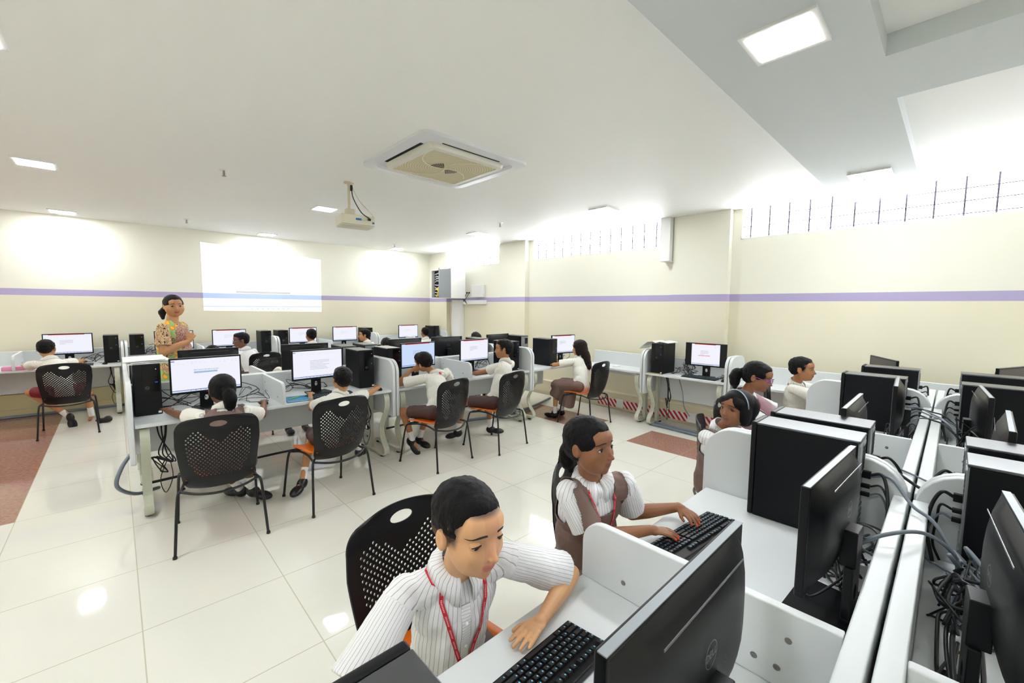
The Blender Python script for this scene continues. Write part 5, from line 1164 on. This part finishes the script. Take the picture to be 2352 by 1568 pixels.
# ---------------------------------------------------------------- the teacher
def swirl(name, c1, c2, sc, th):
    m = mat(name, c1, .7); k = N(m); tc = k.n('ShaderNodeTexCoord'); nz = k.n('ShaderNodeTexNoise'); nz.inputs['Scale'].default_value = sc; nz.inputs['Detail'].default_value = 1; nz.inputs['Distortion'].default_value = 1.6; k.l(tc.outputs['Object'], nz.inputs[0])
    fr = k.M('ABSOLUTE', k.M('SUBTRACT', k.M('FRACT', k.M('MULTIPLY', nz.outputs['Fac'], 5)), .5)); k.l(k.mix(k.M('LESS_THAN', fr, th), lin(c1), lin(c2)), k.p.inputs['Base Color']); return m
M['blouse'] = swirl('blouse_print', (206, 168, 124), (34, 26, 26), 17, .13); M['saree'] = swirl('saree_print', (196, 150, 130), (70, 38, 38), 24, .16)
m = mat('vest_print', (140, 178, 92), .7); k = N(m); vo = k.n('ShaderNodeTexVoronoi'); vo.inputs['Scale'].default_value = 15; tc = k.n('ShaderNodeTexCoord'); k.l(tc.outputs['Object'], vo.inputs['Vector'])
nz = k.noise(70, 3); c1 = k.mix(nz, lin((108, 156, 84)), lin((186, 206, 124))); d = vo.outputs['Distance']
c1 = k.mix(k.M('LESS_THAN', d, .46), c1, lin((206, 84, 30))); c1 = k.mix(k.M('LESS_THAN', d, .40), c1, lin((248, 176, 30))); c1 = k.mix(k.M('LESS_THAN', d, .16), c1, lin((214, 104, 34))); c1 = k.mix(k.M('LESS_THAN', k.noise(3.2, 2), .42), c1, k.mix(nz, lin((108, 156, 84)), lin((186, 206, 124)))); k.l(c1, k.p.inputs['Base Color']); M['vest'] = m
TH = R(235); f_ = V((-math.sin(TH), math.cos(TH), 0)); r_ = V((math.cos(TH), math.sin(TH), 0)); base = V((.48, 6.12, 0)); nck = V((.47, 6.09, 1.445)); pel = V((.48, 6.12, .92))
tp = person('woman teacher standing with hands at her chest in a green and orange print waistcoat', (.48, 6.12), TH, kind='teacher', skin='mid', hair='clip', hairm='hairb', head=(.49, 6.07, 1.625), look=(-44, -2, 2), neckp=tuple(nck), sc=1.18, h=.243, fat=1.15, pelvis_z=.92, kneeL=(.55, 6.08, .50), kneeR=(.42, 6.0, .50), feet=(((.56, 6.14, .09), (.8, -.5, 0)), ((.42, 6.04, .09), (.8, -.5, 0))),
       sR=tuple(nck+r_*.165-V((0, 0, .055))), sL=tuple(nck-r_*.165-V((0, 0, .055))), eR=(.365, 5.88, 1.13), hR=(.585, 5.885, 1.235), hdR=(.45, .15, .8), upR=(-.1, -1, -.1), hL=tuple(nck-r_*.24+f_*.05-V((0, 0, .56))), eL=tuple(nck-r_*.22-V((0, 0, .31))), hdL=(.1, -.2, -1), top='blouse', bottoms='none', extras=('earring',), curl=1.0, hero=1)
sh = [o for o in kids(tp) if o.name.startswith('shirt')][0]; sh.name = 'blouse'
for o in kids(tp):
    if o.name.startswith(('sock', 'collar')): bpy.data.objects.remove(o)
Q = Blob(); Q.ball(nck-V((0, 0, .17))+f_*.035, (.135, .125, .16), 20, 14, 0, frame_(f_, V((0, 0, 1)))); Q.ball(pel+V((0, 0, .16))+f_*.03, (.155, .14, .2), 20, 14, 0, frame_(f_, V((0, 0, 1)))); Q.fr(pel+V((0, 0, .1)), pel-V((0, 0, .84)), .155, .20, 24)
Q.fuse('saree', M['saree'], tp, base, .009, 3, .5, lambda me: noisy(me, .01, 8))
Q = Blob(); T3 = frame_(f_, V((0, 0, 1))); Q.ball(nck-V((0, 0, .155)), (.165, .138, .165), 22, 16, 0, T3); Q.ball(pel+V((0, 0, .18)), (.172, .158, .24), 22, 16, 0, T3); Q.fr(pel+V((0, 0, .16)), pel-V((0, 0, .22)), .168, .19, 24)
for s in (-1, 1): Q.cap(nck-V((0, 0, .028))+r_*s*.06, nck-V((0, 0, .070))+r_*s*.125, .050, .068)
vt = Q.fuse('waistcoat', M['vest'], tp, base, .0075, 3, .5, lambda me: noisy(me, .006, 9))
bm = bmesh.new(); bm.from_mesh(vt.data)
def kill(p):
    q = p+base-nck; x, y, z = q.dot(r_), q.dot(f_), q.z
    op = .085 if z < -.10 else max(.0, .05+.035*(-z)/.10)
    return (y > .0 and -op*.35 < -x+.015 < op*1.25) or (y > -.02 and z > -.03 and abs(x) < .05)
bmesh.ops.delete(bm, geom=[v for v in bm.verts if kill(v.co)], context='VERTS')
for _ in range(4): bmesh.ops.smooth_vert(bm, verts=[v for v in bm.verts if v.is_boundary], factor=.5)
bm.to_mesh(vt.data); bm.free(); q = vt.modifiers.new('s', 'SOLIDIFY'); q.thickness = .006
# ---------------------------------------------------------------- tidy mesh names (kept per kind)
